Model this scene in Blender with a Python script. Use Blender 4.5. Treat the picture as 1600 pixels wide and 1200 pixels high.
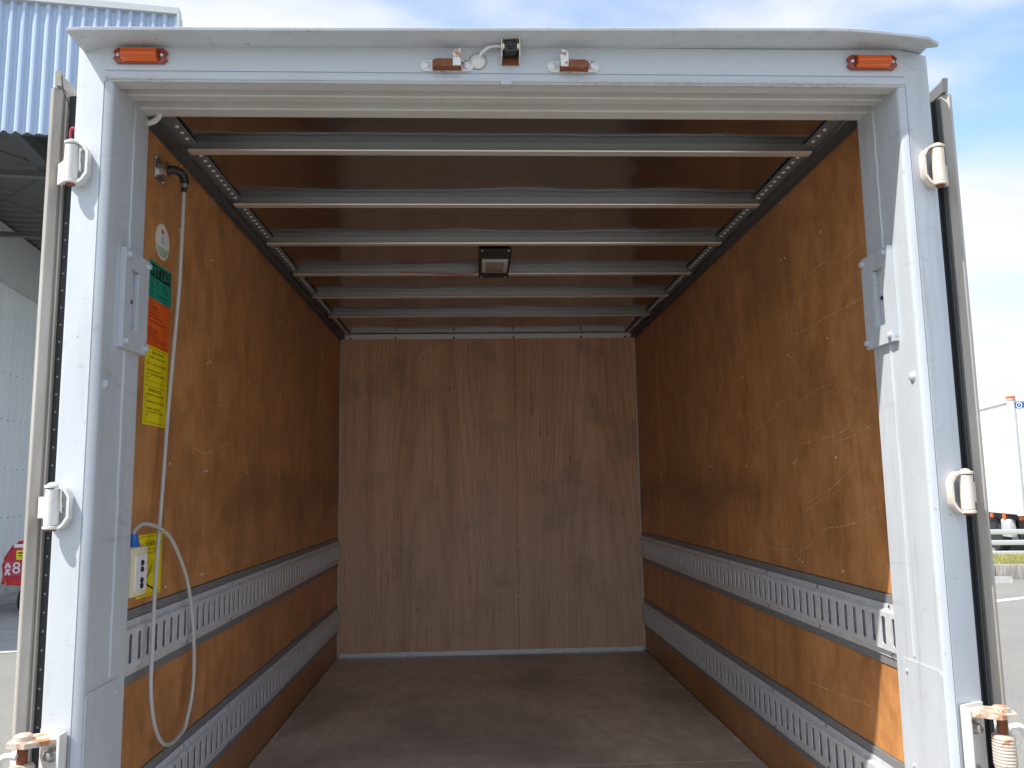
import bpy, bmesh, math, random
from mathutils import Vector, Matrix, noise as mnoise
random.seed(7)
R = math.radians
scene = bpy.context.scene
for o in list(bpy.data.objects): bpy.data.objects.remove(o)
C = scene.collection

# ------------------------------------------------------------------ camera
F = 0.95                                   # height of the truck's load floor above the ground
YAW, PIT, ROL = 0.04701, 0.12876, -0.01573
cam_d = bpy.data.cameras.new('camera'); cam = bpy.data.objects.new('camera', cam_d); C.objects.link(cam)
fw = Vector((math.sin(YAW)*math.cos(PIT), math.cos(YAW)*math.cos(PIT), math.sin(PIT)))
rt = Vector((math.cos(YAW), -math.sin(YAW), 0)); up = rt.cross(fw)
r2 = rt*math.cos(ROL)+up*math.sin(ROL); u2 = -rt*math.sin(ROL)+up*math.cos(ROL)
m = Matrix((r2, u2, -fw)).transposed().to_4x4(); m.translation = Vector((-0.0912, -1.6257, 0.9466+F))
cam.matrix_world = m
cam_d.sensor_width = 36; cam_d.lens = 1267.9/1600*36; cam_d.clip_start = 0.02; cam_d.clip_end = 3000
scene.camera = cam

# ------------------------------------------------------------------ sky, sun, exposure
SUNV = Vector((0.62, 0.315, -1.0)).normalized()        # direction the light travels
elev = math.asin(-SUNV.z); azim = math.atan2(-SUNV.x, -SUNV.y)   # towards the sun, from +Y clockwise
world = bpy.data.worlds.new('World'); scene.world = world; world.use_nodes = True
wn = world.node_tree.nodes; wl = world.node_tree.links; wn.clear()
def N(nodes, t, **kw):
    n = nodes.new(t)
    for k, v in kw.items():
        if k == 'inp':
            for a, b in v.items(): n.inputs[a].default_value = b
        else: setattr(n, k, v)
    return n
wo = N(wn, 'ShaderNodeOutputWorld'); bg = N(wn, 'ShaderNodeBackground'); bg.inputs[1].default_value = 0.125
sky = N(wn, 'ShaderNodeTexSky', sky_type='NISHITA', sun_disc=False, sun_elevation=elev, sun_rotation=azim, air_density=1.0, dust_density=0.6, ozone_density=1.6)
tc = N(wn, 'ShaderNodeTexCoord'); sx = N(wn, 'ShaderNodeSeparateXYZ'); wl.new(tc.outputs['Generated'], sx.inputs[0])
zz = N(wn, 'ShaderNodeMath', operation='ADD'); zz.inputs[1].default_value = 0.28
zm = N(wn, 'ShaderNodeMath', operation='MAXIMUM'); zm.inputs[1].default_value = 0.0
wl.new(sx.outputs[2], zm.inputs[0]); wl.new(zm.outputs[0], zz.inputs[0])
dx = N(wn, 'ShaderNodeMath', operation='DIVIDE'); dy = N(wn, 'ShaderNodeMath', operation='DIVIDE')
wl.new(sx.outputs[0], dx.inputs[0]); wl.new(zz.outputs[0], dx.inputs[1]); wl.new(sx.outputs[1], dy.inputs[0]); wl.new(zz.outputs[0], dy.inputs[1])
cb = N(wn, 'ShaderNodeCombineXYZ'); wl.new(dx.outputs[0], cb.inputs[0]); wl.new(dy.outputs[0], cb.inputs[1])
cmap = N(wn, 'ShaderNodeMapping'); cmap.inputs['Location'].default_value = (2.0, 4.83, 2.49); cmap.inputs['Rotation'].default_value = (0, 0, R(-32)); cmap.inputs['Scale'].default_value = (0.8, 1.5, 1)
wl.new(cb.outputs[0], cmap.inputs[0])
cn = N(wn, 'ShaderNodeTexNoise', inp={'Scale': 1.35, 'Detail': 9.0, 'Roughness': 0.52, 'Distortion': 0.35}); wl.new(cmap.outputs[0], cn.inputs['Vector'])
cr = N(wn, 'ShaderNodeValToRGB'); cr.color_ramp.elements[0].position = 0.36; cr.color_ramp.elements[1].position = 0.58
cr.color_ramp.interpolation = 'EASE'
wl.new(cn.outputs[0], cr.inputs[0])
cn2 = N(wn, 'ShaderNodeTexNoise', inp={'Scale': 2.6, 'Detail': 6.0, 'Roughness': 0.55}); wl.new(cmap.outputs[0], cn2.inputs['Vector'])
ccol = N(wn, 'ShaderNodeMix', data_type='RGBA'); ccol.inputs[6].default_value = (2.55, 2.65, 2.9, 1); ccol.inputs[7].default_value = (3.6, 3.6, 3.65, 1)
wl.new(cn2.outputs[0], ccol.inputs[0])
cmx = N(wn, 'ShaderNodeMix', data_type='RGBA'); hz = N(wn, 'ShaderNodeMapRange', interpolation_type='SMOOTHSTEP', inp={1: .22, 2: .02, 3: 0., 4: .85}); wl.new(sx.outputs[2], hz.inputs[0]); mxm = N(wn, 'ShaderNodeMath', operation='MAXIMUM'); wl.new(hz.outputs[0], mxm.inputs[0]); wl.new(cr.outputs[0], mxm.inputs[1]); wl.new(mxm.outputs[0], cmx.inputs[0]); wl.new(sky.outputs[0], cmx.inputs[6]); wl.new(ccol.outputs[2], cmx.inputs[7])
wl.new(cmx.outputs[2], bg.inputs[0]); wl.new(bg.outputs[0], wo.inputs[0])

sun_d = bpy.data.lights.new('sun', 'SUN'); sun_d.energy = 2.6; sun_d.angle = R(0.53); sun_d.color = (1, 0.955, 0.89)
sun = bpy.data.objects.new('sun', sun_d); C.objects.link(sun)
sun.rotation_euler = SUNV.to_track_quat('-Z', 'Y').to_euler(); sun.location = (-8, -5, 14)
vs = scene.view_settings; vs.view_transform = 'Standard'; vs.look = 'None'; vs.gamma = 1; vs.exposure = 1.38; vs.use_curve_mapping = False
scene.cycles.max_bounces = 8; scene.cycles.diffuse_bounces = 6; scene.cycles.glossy_bounces = 3

# ------------------------------------------------------------------ material helpers
MATS = {}
class MT:
    """small node-graph helper around one Principled material"""
    def __init__(s, name, color=(.8, .8, .8), rough=.5, metal=0, **kw):
        s.m = bpy.data.materials.new(name); s.m.use_nodes = True; MATS[name] = s.m
        s.n = s.m.node_tree.nodes; s.l = s.m.node_tree.links; s.b = s.n['Principled BSDF']
        s.b.inputs['Base Color'].default_value = (*color, 1); s.b.inputs['Roughness'].default_value = rough; s.b.inputs['Metallic'].default_value = metal
        for k, v in kw.items(): s.b.inputs[k.replace('_', ' ')].default_value = v
        s.tc = s.n.new('ShaderNodeTexCoord')
    def pos(s, scale=(1, 1, 1), loc=(0, 0, 0), rot=(0, 0, 0)):
        mp = s.n.new('ShaderNodeMapping'); mp.inputs['Scale'].default_value = scale; mp.inputs['Location'].default_value = loc; mp.inputs['Rotation'].default_value = rot
        s.l.new(s.tc.outputs['Object'], mp.inputs[0]); return mp.outputs[0]
    def noise(s, vec, scale=5, detail=5, rough=.5, dist=0):
        t = N(s.n, 'ShaderNodeTexNoise', inp={'Scale': scale, 'Detail': detail, 'Roughness': rough, 'Distortion': dist}); s.l.new(vec, t.inputs['Vector']); return t.outputs[0]
    def ramp(s, fac, stops):
        r = s.n.new('ShaderNodeValToRGB'); e = r.color_ramp.elements
        while len(e) < len(stops): e.new(.5)
        for i, (p, c) in enumerate(stops):
            e[i].position = p; e[i].color = (*c, 1) if len(c) == 3 else c
        s.l.new(fac, r.inputs[0]); return r.outputs[0]
    def mask(s, fac, a, b): return s.ramp(fac, [(a, (0, 0, 0)), (b, (1, 1, 1))])
    def mix(s, fac, a, b, mode='MIX'):
        x = N(s.n, 'ShaderNodeMix', data_type='RGBA', blend_type=mode)
        for i, v in ((0, fac), (6, a), (7, b)):
            if hasattr(v, 'links'): s.l.new(v, x.inputs[i])
            elif i == 0: x.inputs[0].default_value = v
            else: x.inputs[i].default_value = (*v, 1)
        return x.outputs[2]
    def math(s, op, a, b=0.0):
        x = N(s.n, 'ShaderNodeMath', operation=op, use_clamp=False)
        for i, v in ((0, a), (1, b)):
            if hasattr(v, 'links'): s.l.new(v, x.inputs[i])
            else: x.inputs[i].default_value = v
        return x.outputs[0]
    def sep(s):
        x = s.n.new('ShaderNodeSeparateXYZ'); s.l.new(s.tc.outputs['Object'], x.inputs[0]); return x.outputs
    def col(s, c): s.l.new(c, s.b.inputs['Base Color']); return s
    def rgh(s, fac, a, b):
        r = N(s.n, 'ShaderNodeMapRange', inp={3: a, 4: b}); s.l.new(fac, r.inputs[0]); s.l.new(r.outputs[0], s.b.inputs['Roughness']); return s
    def bump(s, h, strength=.2, dist=.002):
        b = N(s.n, 'ShaderNodeBump', inp={'Strength': strength, 'Distance': dist}); s.l.new(h, b.inputs['Height']); s.l.new(b.outputs[0], s.b.inputs['Normal']); return s

def paint(name, c, rough=.38, dirt=(.5, .47, .42), amt=.35):
    t = MT(name, c, rough); a = t.noise(t.pos((1, 1, .35)), 6, 6, .62); b = t.noise(t.pos(), 260, 2)
    cc = t.mix(t.math('MULTIPLY', t.mask(a, .42, .72), amt), c, tuple(x*y for x, y in zip(c, dirt)))
    run = t.noise(t.pos((1, 1, .05), (2, 6, 1)), 34, 5, .65); cc = t.mix(t.math('MULTIPLY', t.mask(run, .54, .74), amt*.9), cc, tuple(x*y*.8 for x, y in zip(c, dirt)))
    sm = t.noise(t.pos((1, .35, 2.6), (5, 1, 3)), 11, 6, .7, .6); cc = t.mix(t.math('MULTIPLY', t.mask(sm, .60, .72), amt*1.1), cc, (.30, .285, .265))
    d = t.noise(t.pos(loc=(4, 2, 1)), 60, 3, .6); cc = t.mix(t.math('MULTIPLY', t.mask(d, .69, .73), .5), cc, (.22, .18, .15))
    t.col(cc); t.rgh(a, rough-.06, rough+.25); t.bump(b, .06, .0006); return t.m
paint('white_paint', (.515, .553, .592), .32, (.70, .69, .67), .46)
paint('soffit_bounce_tint', (.58, .58, .565), .35, (.7, .68, .64), .25)  # frame paint made warmer: light bounced off the ground is put into the colour
# painted header: the same paint, with rust bleeding out of the folded lower edge
t = MT('header_paint', (.515, .553, .592), .34)
a = t.noise(t.pos((3.5, 7, 50)), 22, 8, .7); z = t.sep()[2]
band = t.ramp(z, [(.0, (0, 0, 0)), (1, (1, 1, 1))])
lo = N(t.n, 'ShaderNodeMapRange', inp={1: 1.818, 2: 1.803, 3: 0., 4: 1.}); t.l.new(z, lo.inputs[0])
f = t.math('MULTIPLY', lo.outputs[0], t.mask(a, .44, .62)); big = t.noise(t.pos((1.3, 1, 1)), 1.6, 3); f = t.math('MULTIPLY', f, t.mask(big, .42, .6)); yy = t.sep()[1]; fr = N(t.n, 'ShaderNodeMapRange', inp={1: .010, 2: .003, 3: 0., 4: 1.}); t.l.new(yy, fr.inputs[0]); f = t.math('MULTIPLY', f, fr.outputs[0])
cc = t.mix(f, (.515, .553, .592), (.30, .17, .09))
g = t.noise(t.pos((1, 4, 4)), 3, 6, .6); cc = t.mix(t.math('MULTIPLY', t.mask(g, .5, .8), .15), cc, (.5, .47, .43)); t.col(cc); t.rgh(a, .3, .55)
paint('cream_paint', (.74, .69, .60), .4, (.6, .48, .35), .7)
def rusty(name, base, rust=(.24, .085, .03), cover=.5):
    t = MT(name, base, .6); a = t.noise(t.pos(), 38, 8, .65); b = t.noise(t.pos(), 150, 4)
    c2 = t.mix(b, rust, tuple(min(1, x*2.1) for x in rust)); mk = t.mask(a, .62-cover*.3, .70-cover*.3)
    t.col(t.mix(mk, base, c2)); t.rgh(mk, .4, .85); t.bump(a, .5, .002); return t.m
rusty('rusty_white', (.74, .74, .73), cover=.32); rusty('rust', (.22, .09, .035), (.13, .045, .018), cover=.8); rusty('rust_orange', (.56, .48, .40), (.25, .12, .055), .34)
rusty('hinge_paint', (.70, .69, .66), (.46, .33, .24), .06)
rusty('hinge_cream', (.70, .62, .53), (.48, .33, .22), .10)
# plywood
def ply(name, lightc, midc, darkc, ax, rough=.5, dust=None):
    t = MT(name, midc, rough)
    sc = {'y': (1, 1, .10), 'x': (1, 1, .10)}[ax]
    big = t.noise(t.pos((1, 1, .8), (3, 1, 2)), 1.9, 5, .6, .6)
    mot = t.noise(t.pos((1, 1, .6), (0, 5, 2)), 13, 5, .68, .3)
    gr = t.noise(t.pos(sc), 150, 5, .7); gr2 = t.noise(t.pos((1, 1, .035), (7, 3, 1)), 26, 5, .6, .5)
    c = t.ramp(mot, [(.28, darkc), (.5, midc), (.74, lightc)])
    c = t.mix(t.math('MULTIPLY', t.mask(big, .46, .66), .48), c, tuple(x*.46 for x in midc)); pat = t.noise(t.pos((1, 1, 1.2), (6, 2, 8)), 4.4, 5, .62, .8); c = t.mix(t.math('MULTIPLY', t.mask(pat, .52, .70), .22), c, tuple(min(1, x*1.45+.02) for x in midc)); pat2 = t.noise(t.pos((1, 1, .9), (1, 7, 3)), 3.1, 5, .66, .5); c = t.mix(t.math('MULTIPLY', t.mask(pat2, .55, .72), .36), c, tuple(x*.40 for x in midc))
    c = t.mix(t.math('MULTIPLY', t.mask(gr2, .42, .68), .20), c, darkc)
    c = t.mix(t.math('MULTIPLY', t.mask(gr, .48, .7), .22), c, tuple(x*.45 for x in darkc))
    sp = t.noise(t.pos((1, 1, .7), (2, 9, 4)), 70, 4, .7); c = t.mix(t.math('MULTIPLY', t.mask(sp, .66, .74), .35), c, tuple(min(1, x*1.9+.03) for x in lightc))
    sp2 = t.noise(t.pos((1, 1, .25), (8, 9, 4)), 48, 5, .7); c = t.mix(t.math('MULTIPLY', t.mask(sp2, .64, .72), .5), c, tuple(x*.4 for x in darkc))
    o_ = t.sep(); zb = t.math('ADD', o_[2], t.math('MULTIPLY', t.math('SUBTRACT', pat2, .5), .35)); hump = t.math('SUBTRACT', 1.0, t.math('MULTIPLY', t.math('ABSOLUTE', t.math('SUBTRACT', zb, .93)), 9.0)); yy = N(t.n, 'ShaderNodeMapRange', inp={1: .75, 2: 1.3, 3: 0., 4: .45}); t.l.new(o_[1], yy.inputs[0]); hump = t.math('MULTIPLY', t.math('MAXIMUM', hump, 0.0), yy.outputs[0]); c = t.mix(hump, c, tuple(x*.25 for x in midc))
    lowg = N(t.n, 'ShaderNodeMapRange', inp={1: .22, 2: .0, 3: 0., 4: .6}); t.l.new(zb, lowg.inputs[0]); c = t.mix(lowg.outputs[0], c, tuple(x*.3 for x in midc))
    if dust:
        zz = t.sep()[2]; mr = N(t.n, 'ShaderNodeMapRange', inp={1: 1.15, 2: .45, 3: 0., 4: .62}); wob = t.math('ADD', zz, t.math('MULTIPLY', big, .5)); wob = t.math('SUBTRACT', wob, .25)
        t.l.new(wob, mr.inputs[0]); c = t.mix(mr.outputs[0], c, dust)
    t.col(c); t.rgh(mot, rough-.1, rough+.15); t.bump(t.mix(.5, gr, mot), .22, .0012); return t
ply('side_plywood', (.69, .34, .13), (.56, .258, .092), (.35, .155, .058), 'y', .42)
# front plywood: flat-sawn veneer, nested cathedral arches that run out into straight grain
t = MT('front_plywood', (.4, .25, .16), .55)
o_ = t.sep(); wx = t.noise(t.pos((1, 1, .25)), 2.2, 3, .5); wz = t.noise(t.pos((2, 1, .4), (4, 1, 7)), 1.7, 3, .5)
x0 = t.math('SUBTRACT', t.math('MULTIPLY', t.math('GREATER_THAN', o_[0], .155), .98), .34)
dx_ = t.math('ADD', t.math('SUBTRACT', o_[0], x0), t.math('MULTIPLY', t.math('SUBTRACT', wx, .5), .22))
val = t.math('ADD', t.math('MULTIPLY', t.math('MULTIPLY', dx_, dx_), 17.0), t.math('ADD', t.math('MULTIPLY', o_[2], .42), t.math('MULTIPLY', wz, .28)))
fine = t.noise(t.pos((1, 1, .05)), 30, 5, .65); val = t.math('ADD', val, t.math('MULTIPLY', fine, .05))
wv = t.math('SINE', t.math('MULTIPLY', val, 25.0)); wv = t.math('ADD', t.math('MULTIPLY', wv, .5), .5)
gr = t.noise(t.pos((1, 1, .02)), 110, 5, .75); gr2 = t.noise(t.pos((1, 1, .05), (3, 0, 0)), 9, 5, .62, .5); mot = t.noise(t.pos((1, 1, .8)), 3.2, 5, .62)
c = t.ramp(gr2, [(.30, (.58, .33, .185)), (.52, (.72, .435, .255)), (.72, (.80, .51, .31))])
c = t.mix(t.math('MULTIPLY', t.mask(wv, .45, 1.0), .22), c, (.33, .16, .08))
c = t.mix(t.math('MULTIPLY', t.mask(gr, .50, .66), .5), c, (.27, .135, .07))
flk = t.noise(t.pos((1, 1, .12), (5, 5, 5)), 46, 4, .6); c = t.mix(t.math('MULTIPLY', t.mask(flk, .665, .72), .75), c, (.12, .06, .035))
wz2 = t.math('ADD', o_[2], t.math('MULTIPLY', t.math('SUBTRACT', mot, .5), 1.0))
mr = N(t.n, 'ShaderNodeMapRange', inp={1: 1.2, 2: .35, 3: 0., 4: .34}); t.l.new(wz2, mr.inputs[0]); c = t.mix(mr.outputs[0], c, (.50, .40, .31))
st = t.noise(t.pos((1, 1, 1), (1.3, 0, 3)), 2.6, 5, .65); c = t.mix(t.math('MULTIPLY', t.mask(st, .56, .70), .38), c, (.22, .165, .13))
t.col(c); t.rgh(mot, .45, .65); t.bump(gr, .2, .001)
# load floor: worn, grimy plywood
t = MT('floor_plywood', (.2, .16, .13), .6)
big = t.noise(t.pos((1, .7, 1), (2.2, .4, 0)), 1.5, 5, .6, .4); fn = t.noise(t.pos((2.2, 1, 1)), 7, 6, .72); gr = t.noise(t.pos((60, 3, 1)), 3, 4, .7)
c = t.ramp(fn, [(.3, (.48, .395, .315)), (.55, (.64, .54, .435)), (.78, (.77, .67, .56))])
c = t.mix(t.math('MULTIPLY', t.mask(big, .42, .62), .68), c, (.28, .235, .20))
c = t.mix(t.math('MULTIPLY', t.mask(gr, .5, .75), .12), c, (.2, .16, .13))
sw_ = t.noise(t.pos((.5, 5, 1), (1, 3, 2)), 4, 6, .7, .5); c = t.mix(t.math('MULTIPLY', t.mask(sw_, .52, .74), .26), c, (.80, .71, .62))
tr = t.noise(t.pos((14, .25, 1), (3, 1, 2)), 4, 5, .75); c = t.mix(t.math('MULTIPLY', t.mask(tr, .60, .70), .2), c, (.16, .13, .115))
sc_ = t.noise(t.pos((5, 60, 1), (9, 3, 2), (0, 0, .4)), 3, 4, .7); c = t.mix(t.math('MULTIPLY', t.mask(sc_, .67, .72), .6), c, (.78, .68, .57))
sp = t.noise(t.pos((1, .8, 1)), 26, 4, .6); c = t.mix(t.math('MULTIPLY', t.mask(sp, .66, .73), .65), c, (.10, .08, .065))
t.col(c); t.rgh(fn, .42, .75); t.bump(fn, .3, .002)
# metals
t = MT('galvanised', (.58, .6, .62), .42, .25); a = t.noise(t.pos(), 40, 5, .6); t.col(t.ramp(a, [(.3, (.60, .625, .655)), (.7, (.76, .785, .81))])); t.rgh(a, .35, .55)
t = MT('roof_sheet', (.41, .435, .49), .10, 1.0); a = t.noise(t.pos((.55, 1.4, 1)), 4.2, 2, .4); b = t.noise(t.pos((3, .4, 1)), 9, 4, .6); t.rgh(b, .09, .2); t.bump(a, .35, .012)
t = MT('bow_steel', (.88, .875, .84), .18, .55); b = t.noise(t.pos((3, 20, 20)), 5, 3, .5); t.rgh(b, .14, .26)
t = MT('bow_web', (.33, .33, .305), .42, .6); MT('dark_trim', (.085, .09, .097), .45); MT('trim_grey', (.20, .205, .21), .5)
MT('black_plastic', (.018, .019, .022), .38); MT('gasket', (.022, .024, .027), .55)
MT('aluminium_white', (.80, .81, .82), .4, .1)
t = MT('door_aluminium', (.62, .575, .50), .42, .25); a = t.noise(t.pos((1, 1, .12)), 22, 6, .6); t.col(t.ramp(a, [(.3, (.33, .30, .26)), (.65, (.50, .47, .42))])); t.rgh(a, .35, .6)
t = MT('amber_lens', (.86, .17, .006), .14, 0, Coat_Weight=.6); a = t.noise(t.pos((1, 1, 420)), 1, 1); t.col(t.ramp(a, [(.35, (.60, .085, .003)), (.65, (.82, .155, .006))]))
MT('amber_dark', (.26, .028, .004), .2, 0, Coat_Weight=.5)
MT('steel', (.62, .62, .62), .28, 1.0); MT('rivet_steel', (.82, .82, .82), .35, .3)
MT('lamp_grey', (.60, .60, .60), .45); MT('lamp_lens', (.30, .285, .265), .18, 0, Coat_Weight=.4); MT('lamp_plate', (.028, .026, .025), .5)
MT('lens_glass', (.01, .01, .014), .05)
MT('cable_grey', (.5, .5, .49), .5); MT('cable_white', (.72, .72, .7), .45)
MT('cream_plastic', (.74, .69, .47), .4); MT('blue_plastic', (.01, .14, .50), .4); MT('red_paint', (.5, .01, .03), .35); MT('red_wire', (.5, .05, .08), .5)
MT('sticker_green', (.005, .30, .19), .4); MT('sticker_orange', (.82, .125, .012), .4); MT('sticker_yellow', (.84, .69, .004), .42); MT('sticker_cream', (.80, .77, .66), .45)
MT('ink_black', (.012, .012, .012), .5); MT('ink_green', (.012, .2, .13), .5); MT('ink_red', (.55, .05, .02), .5); MT('ink_mint', (.42, .60, .38), .5); MT('ink_white', (.8, .8, .8), .5); MT('ink_blue', (.01, .1, .42), .5); MT('ink_darkorange', (.16, .035, .012), .5)
t = MT('scratch_wood', (.62, .40, .20), .7); a = t.noise(t.pos(), 90, 3); t.col(t.ramp(a, [(.3, (.56, .35, .16)), (.65, (.80, .60, .38))]))
# outside
t = MT('asphalt', (.2, .2, .19), .9); a = t.noise(t.pos(), 55, 4, .75); b = t.noise(t.pos(), .7, 5, .6); c = t.noise(t.pos(loc=(3, 3, 0)), 140, 2, .6)
cc = t.ramp(a, [(.25, (.11, .108, .098)), (.5, (.225, .22, .20)), (.75, (.37, .36, .33))]); cc = t.mix(t.math('MULTIPLY', t.mask(b, .4, .7), .35), cc, (.155, .15, .14)); cc = t.mix(t.math('MULTIPLY', t.mask(c, .62, .72), .5), cc, (.5, .49, .46)); t.col(cc); t.bump(a, .6, .012)
t = MT('concrete', (.4, .4, .39), .85); a = t.noise(t.pos(), 3, 8, .65); t.col(t.ramp(a, [(.3, (.30, .295, .285)), (.7, (.46, .455, .44))])); t.bump(a, .3, .01)
t = MT('kerb_concrete', (.35, .33, .30), .9); a = t.noise(t.pos((9, 9, 1.5)), 2.2, 7, .65); t.col(t.ramp(a, [(.3, (.17, .155, .14)), (.7, (.42, .395, .36))])); t.bump(a, .4, .01)
MT('road_paint', (.72, .72, .7), .7)
t = MT('cladding_blue', (.48, .58, .70), .4); a = t.noise(t.pos((1, 1, .15)), 2.5, 5, .6); t.col(t.ramp(a, [(.3, (.40, .51, .66)), (.7, (.47, .57, .71))])); t.rgh(a, .35, .5)
t = MT('wall_white', (.66, .69, .69), .5); a = t.noise(t.pos((1, 1, .2)), 1.2, 5, .6); t.col(t.ramp(a, [(.3, (.6, .64, .645)), (.7, (.72, .745, .745))]))
MT('steel_grey', (.085, .093, .097), .5); MT('deck_grey', (.17, .175, .17), .45, .4); MT('panel_grey', (.50, .53, .53), .5)
paint('van_white', (.84, .85, .86), .35, (.85, .85, .84), .2); MT('tyre', (.03, .03, .03), .8); MT('chassis', (.016, .017, .019), .6); MT('wheel_rim', (.4, .4, .4), .5, .3)
MT('lamp_orange', (.8, .12, .01), .3); MT('lamp_yellow', (.8, .5, .02), .35); MT('lamp_red', (.6, .02, .01), .3)
t = MT('soil', (.2, .19, .07), .95); a = t.noise(t.pos(), 6, 6, .7); t.col(t.ramp(a, [(.3, (.13, .13, .04)), (.7, (.30, .28, .10))]))
t = MT('grass_blade', (.2, .23, .05), .7); g = N(t.n, 'ShaderNodeNewGeometry'); t.col(t.ramp(g.outputs['Random Per Island'], [(.0, (.12, .17, .03)), (.5, (.27, .27, .06)), (1, (.42, .37, .12))]))

# ------------------------------------------------------------------ mesh helpers
def quad(bm, pts): bm.faces.new([bm.verts.new(p) for p in pts])
def box(bm, x0, x1, y0, y1, z0, z1, bev=0, seg=2):
    if x0 > x1: x0, x1 = x1, x0
    if y0 > y1: y0, y1 = y1, y0
    v = [bm.verts.new((x, y, z)) for x in (x0, x1) for y in (y0, y1) for z in (z0, z1)]
    fs = [bm.faces.new([v[i] for i in f]) for f in ((0, 1, 3, 2), (4, 6, 7, 5), (0, 4, 5, 1), (2, 3, 7, 6), (0, 2, 6, 4), (1, 5, 7, 3))]
    if bev:
        es = list({e for f in fs for e in f.edges})
        bmesh.ops.bevel(bm, geom=es, offset=bev, segments=seg, affect='EDGES', profile=.6)
def prism(bm, poly, axis, a, b):
    """extrude a closed 2-D polygon along an axis: 'z' -> (x,y), 'x' -> (y,z), 'y' -> (x,z)"""
    def P(p, h): return {'z': (p[0], p[1], h), 'x': (h, p[0], p[1]), 'y': (p[0], h, p[1])}[axis]
    A = [bm.verts.new(P(p, a)) for p in poly]; B = [bm.verts.new(P(p, b)) for p in poly]; n = len(poly)
    fs = [bm.faces.new(A), bm.faces.new(B[::-1])]
    for i in range(n): fs.append(bm.faces.new((A[i], B[i], B[(i+1) % n], A[(i+1) % n])))
    bmesh.ops.recalc_face_normals(bm, faces=fs)
def frame_of(d):
    d = d.normalized(); a = Vector((0, 0, 1)) if abs(d.z) < .9 else Vector((1, 0, 0)); u = d.cross(a).normalized(); return u, d.cross(u)
def lathe(bm, p0, d, prof, n=16):
    """prof: list of (distance along d, radius)"""
    p0 = Vector(p0); d = Vector(d).normalized(); u, v = frame_of(d); rings = []
    for h, r in prof:
        rings.append([bm.verts.new(p0+d*h+(u*math.cos(2*math.pi*i/n)+v*math.sin(2*math.pi*i/n))*r) for i in range(n)])
    fs = [bm.faces.new(rings[0]), bm.faces.new(rings[-1])]
    for a, b in zip(rings, rings[1:]):
        for i in range(n): fs.append(bm.faces.new((a[i], a[(i+1) % n], b[(i+1) % n], b[i])))
    bmesh.ops.recalc_face_normals(bm, faces=fs)
def cyl(bm, p0, p1, r, n=14, bev=0):
    p0 = Vector(p0); p1 = Vector(p1); L = (p1-p0).length
    pr = [(0, r), (L, r)] if not bev else [(0, r-bev), (bev, r), (L-bev, r), (L, r-bev)]
    lathe(bm, p0, p1-p0, pr, n)
def smooth_path(pts, k=8):
    P = [Vector(p) for p in pts]; P = [P[0]*2-P[1]]+P+[P[-1]*2-P[-2]]; out = []
    for i in range(1, len(P)-2):
        a, b, c, d = P[i-1:i+3]
        for j in range(k):
            t = j/k; out.append(.5*((2*b)+(c-a)*t+(2*a-5*b+4*c-d)*t*t+(3*b-a-3*c+d)*t**3))
    out.append(P[-2]); return out
def tube(bm, pts, r, n=10, k=8, ribs=0):
    pts = smooth_path(pts, k) if k else [Vector(p) for p in pts]; rings = []; u = None
    for i, p in enumerate(pts):
        d = (pts[min(i+1, len(pts)-1)]-pts[max(i-1, 0)]).normalized()
        if u is None: u, v = frame_of(d)
        else: u = (u-d*u.dot(d)).normalized(); v = d.cross(u)
        rr = r*(1+.18*(i % 2)) if ribs else r
        rings.append([bm.verts.new(p+(u*math.cos(2*math.pi*j/n)+v*math.sin(2*math.pi*j/n))*rr) for j in range(n)])
    fs = [bm.faces.new(rings[0]), bm.faces.new(rings[-1])]
    for a, b in zip(rings, rings[1:]):
        for j in range(n): fs.append(bm.faces.new((a[j], a[(j+1) % n], b[(j+1) % n], b[j])))
    bmesh.ops.recalc_face_normals(bm, faces=fs)
def arc(cx, cy, r, a0, a1, n=5): return [(cx+r*math.cos(R(a0+(a1-a0)*i/n)), cy+r*math.sin(R(a0+(a1-a0)*i/n))) for i in range(n+1)]
def NB(): return bmesh.new()
def mesh_of(name, bm, mat, ang=35):
    me = bpy.data.meshes.new(name); bm.to_mesh(me); bm.free(); me.materials.append(MATS[mat])
    if ang: me.shade_smooth(); me.set_sharp_from_angle(angle=R(ang))
    return me
def obj(name, bm, mat, parent=None, loc=None, rot=None, ang=35):
    o = bpy.data.objects.new(name, bm if isinstance(bm, bpy.types.Mesh) else mesh_of(name, bm, mat, ang)); C.objects.link(o)
    if parent: o.parent = parent
    if loc: o.location = loc
    if rot: o.rotation_euler = rot
    return o
def thing(name, label, cat, loc=(0, 0, 0), rz=0, group=None):
    o = bpy.data.objects.new(name, None); C.objects.link(o); o.location = loc; o.rotation_euler = (0, 0, rz); o.empty_display_size = .1
    return tag(o, label, cat, group)
def tag(o, label=None, cat=None, group=None, kind=None):
    if label: o['label'] = label
    if cat: o['category'] = cat
    if group: o['group'] = group
    if kind: o['kind'] = kind
    return o
def part(name, parent, loc=(0, 0, 0)):
    o = bpy.data.objects.new(name, None); C.objects.link(o); o.parent = parent; o.location = loc; o.empty_display_size = .05; return o
def text_mesh(txt, size, M, mat, ang=0):
    cu = bpy.data.curves.new('text', 'FONT'); cu.body = txt; cu.size = size; cu.align_x = 'CENTER'; cu.align_y = 'CENTER'; cu.extrude = .0002
    o = bpy.data.objects.new('text', cu); C.objects.link(o); bpy.context.view_layer.update()
    me = bpy.data.meshes.new_from_object(o.evaluated_get(bpy.context.evaluated_depsgraph_get())); bpy.data.objects.remove(o)
    me.transform(M); me.materials.clear(); me.materials.append(MATS[mat]); return me

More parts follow.
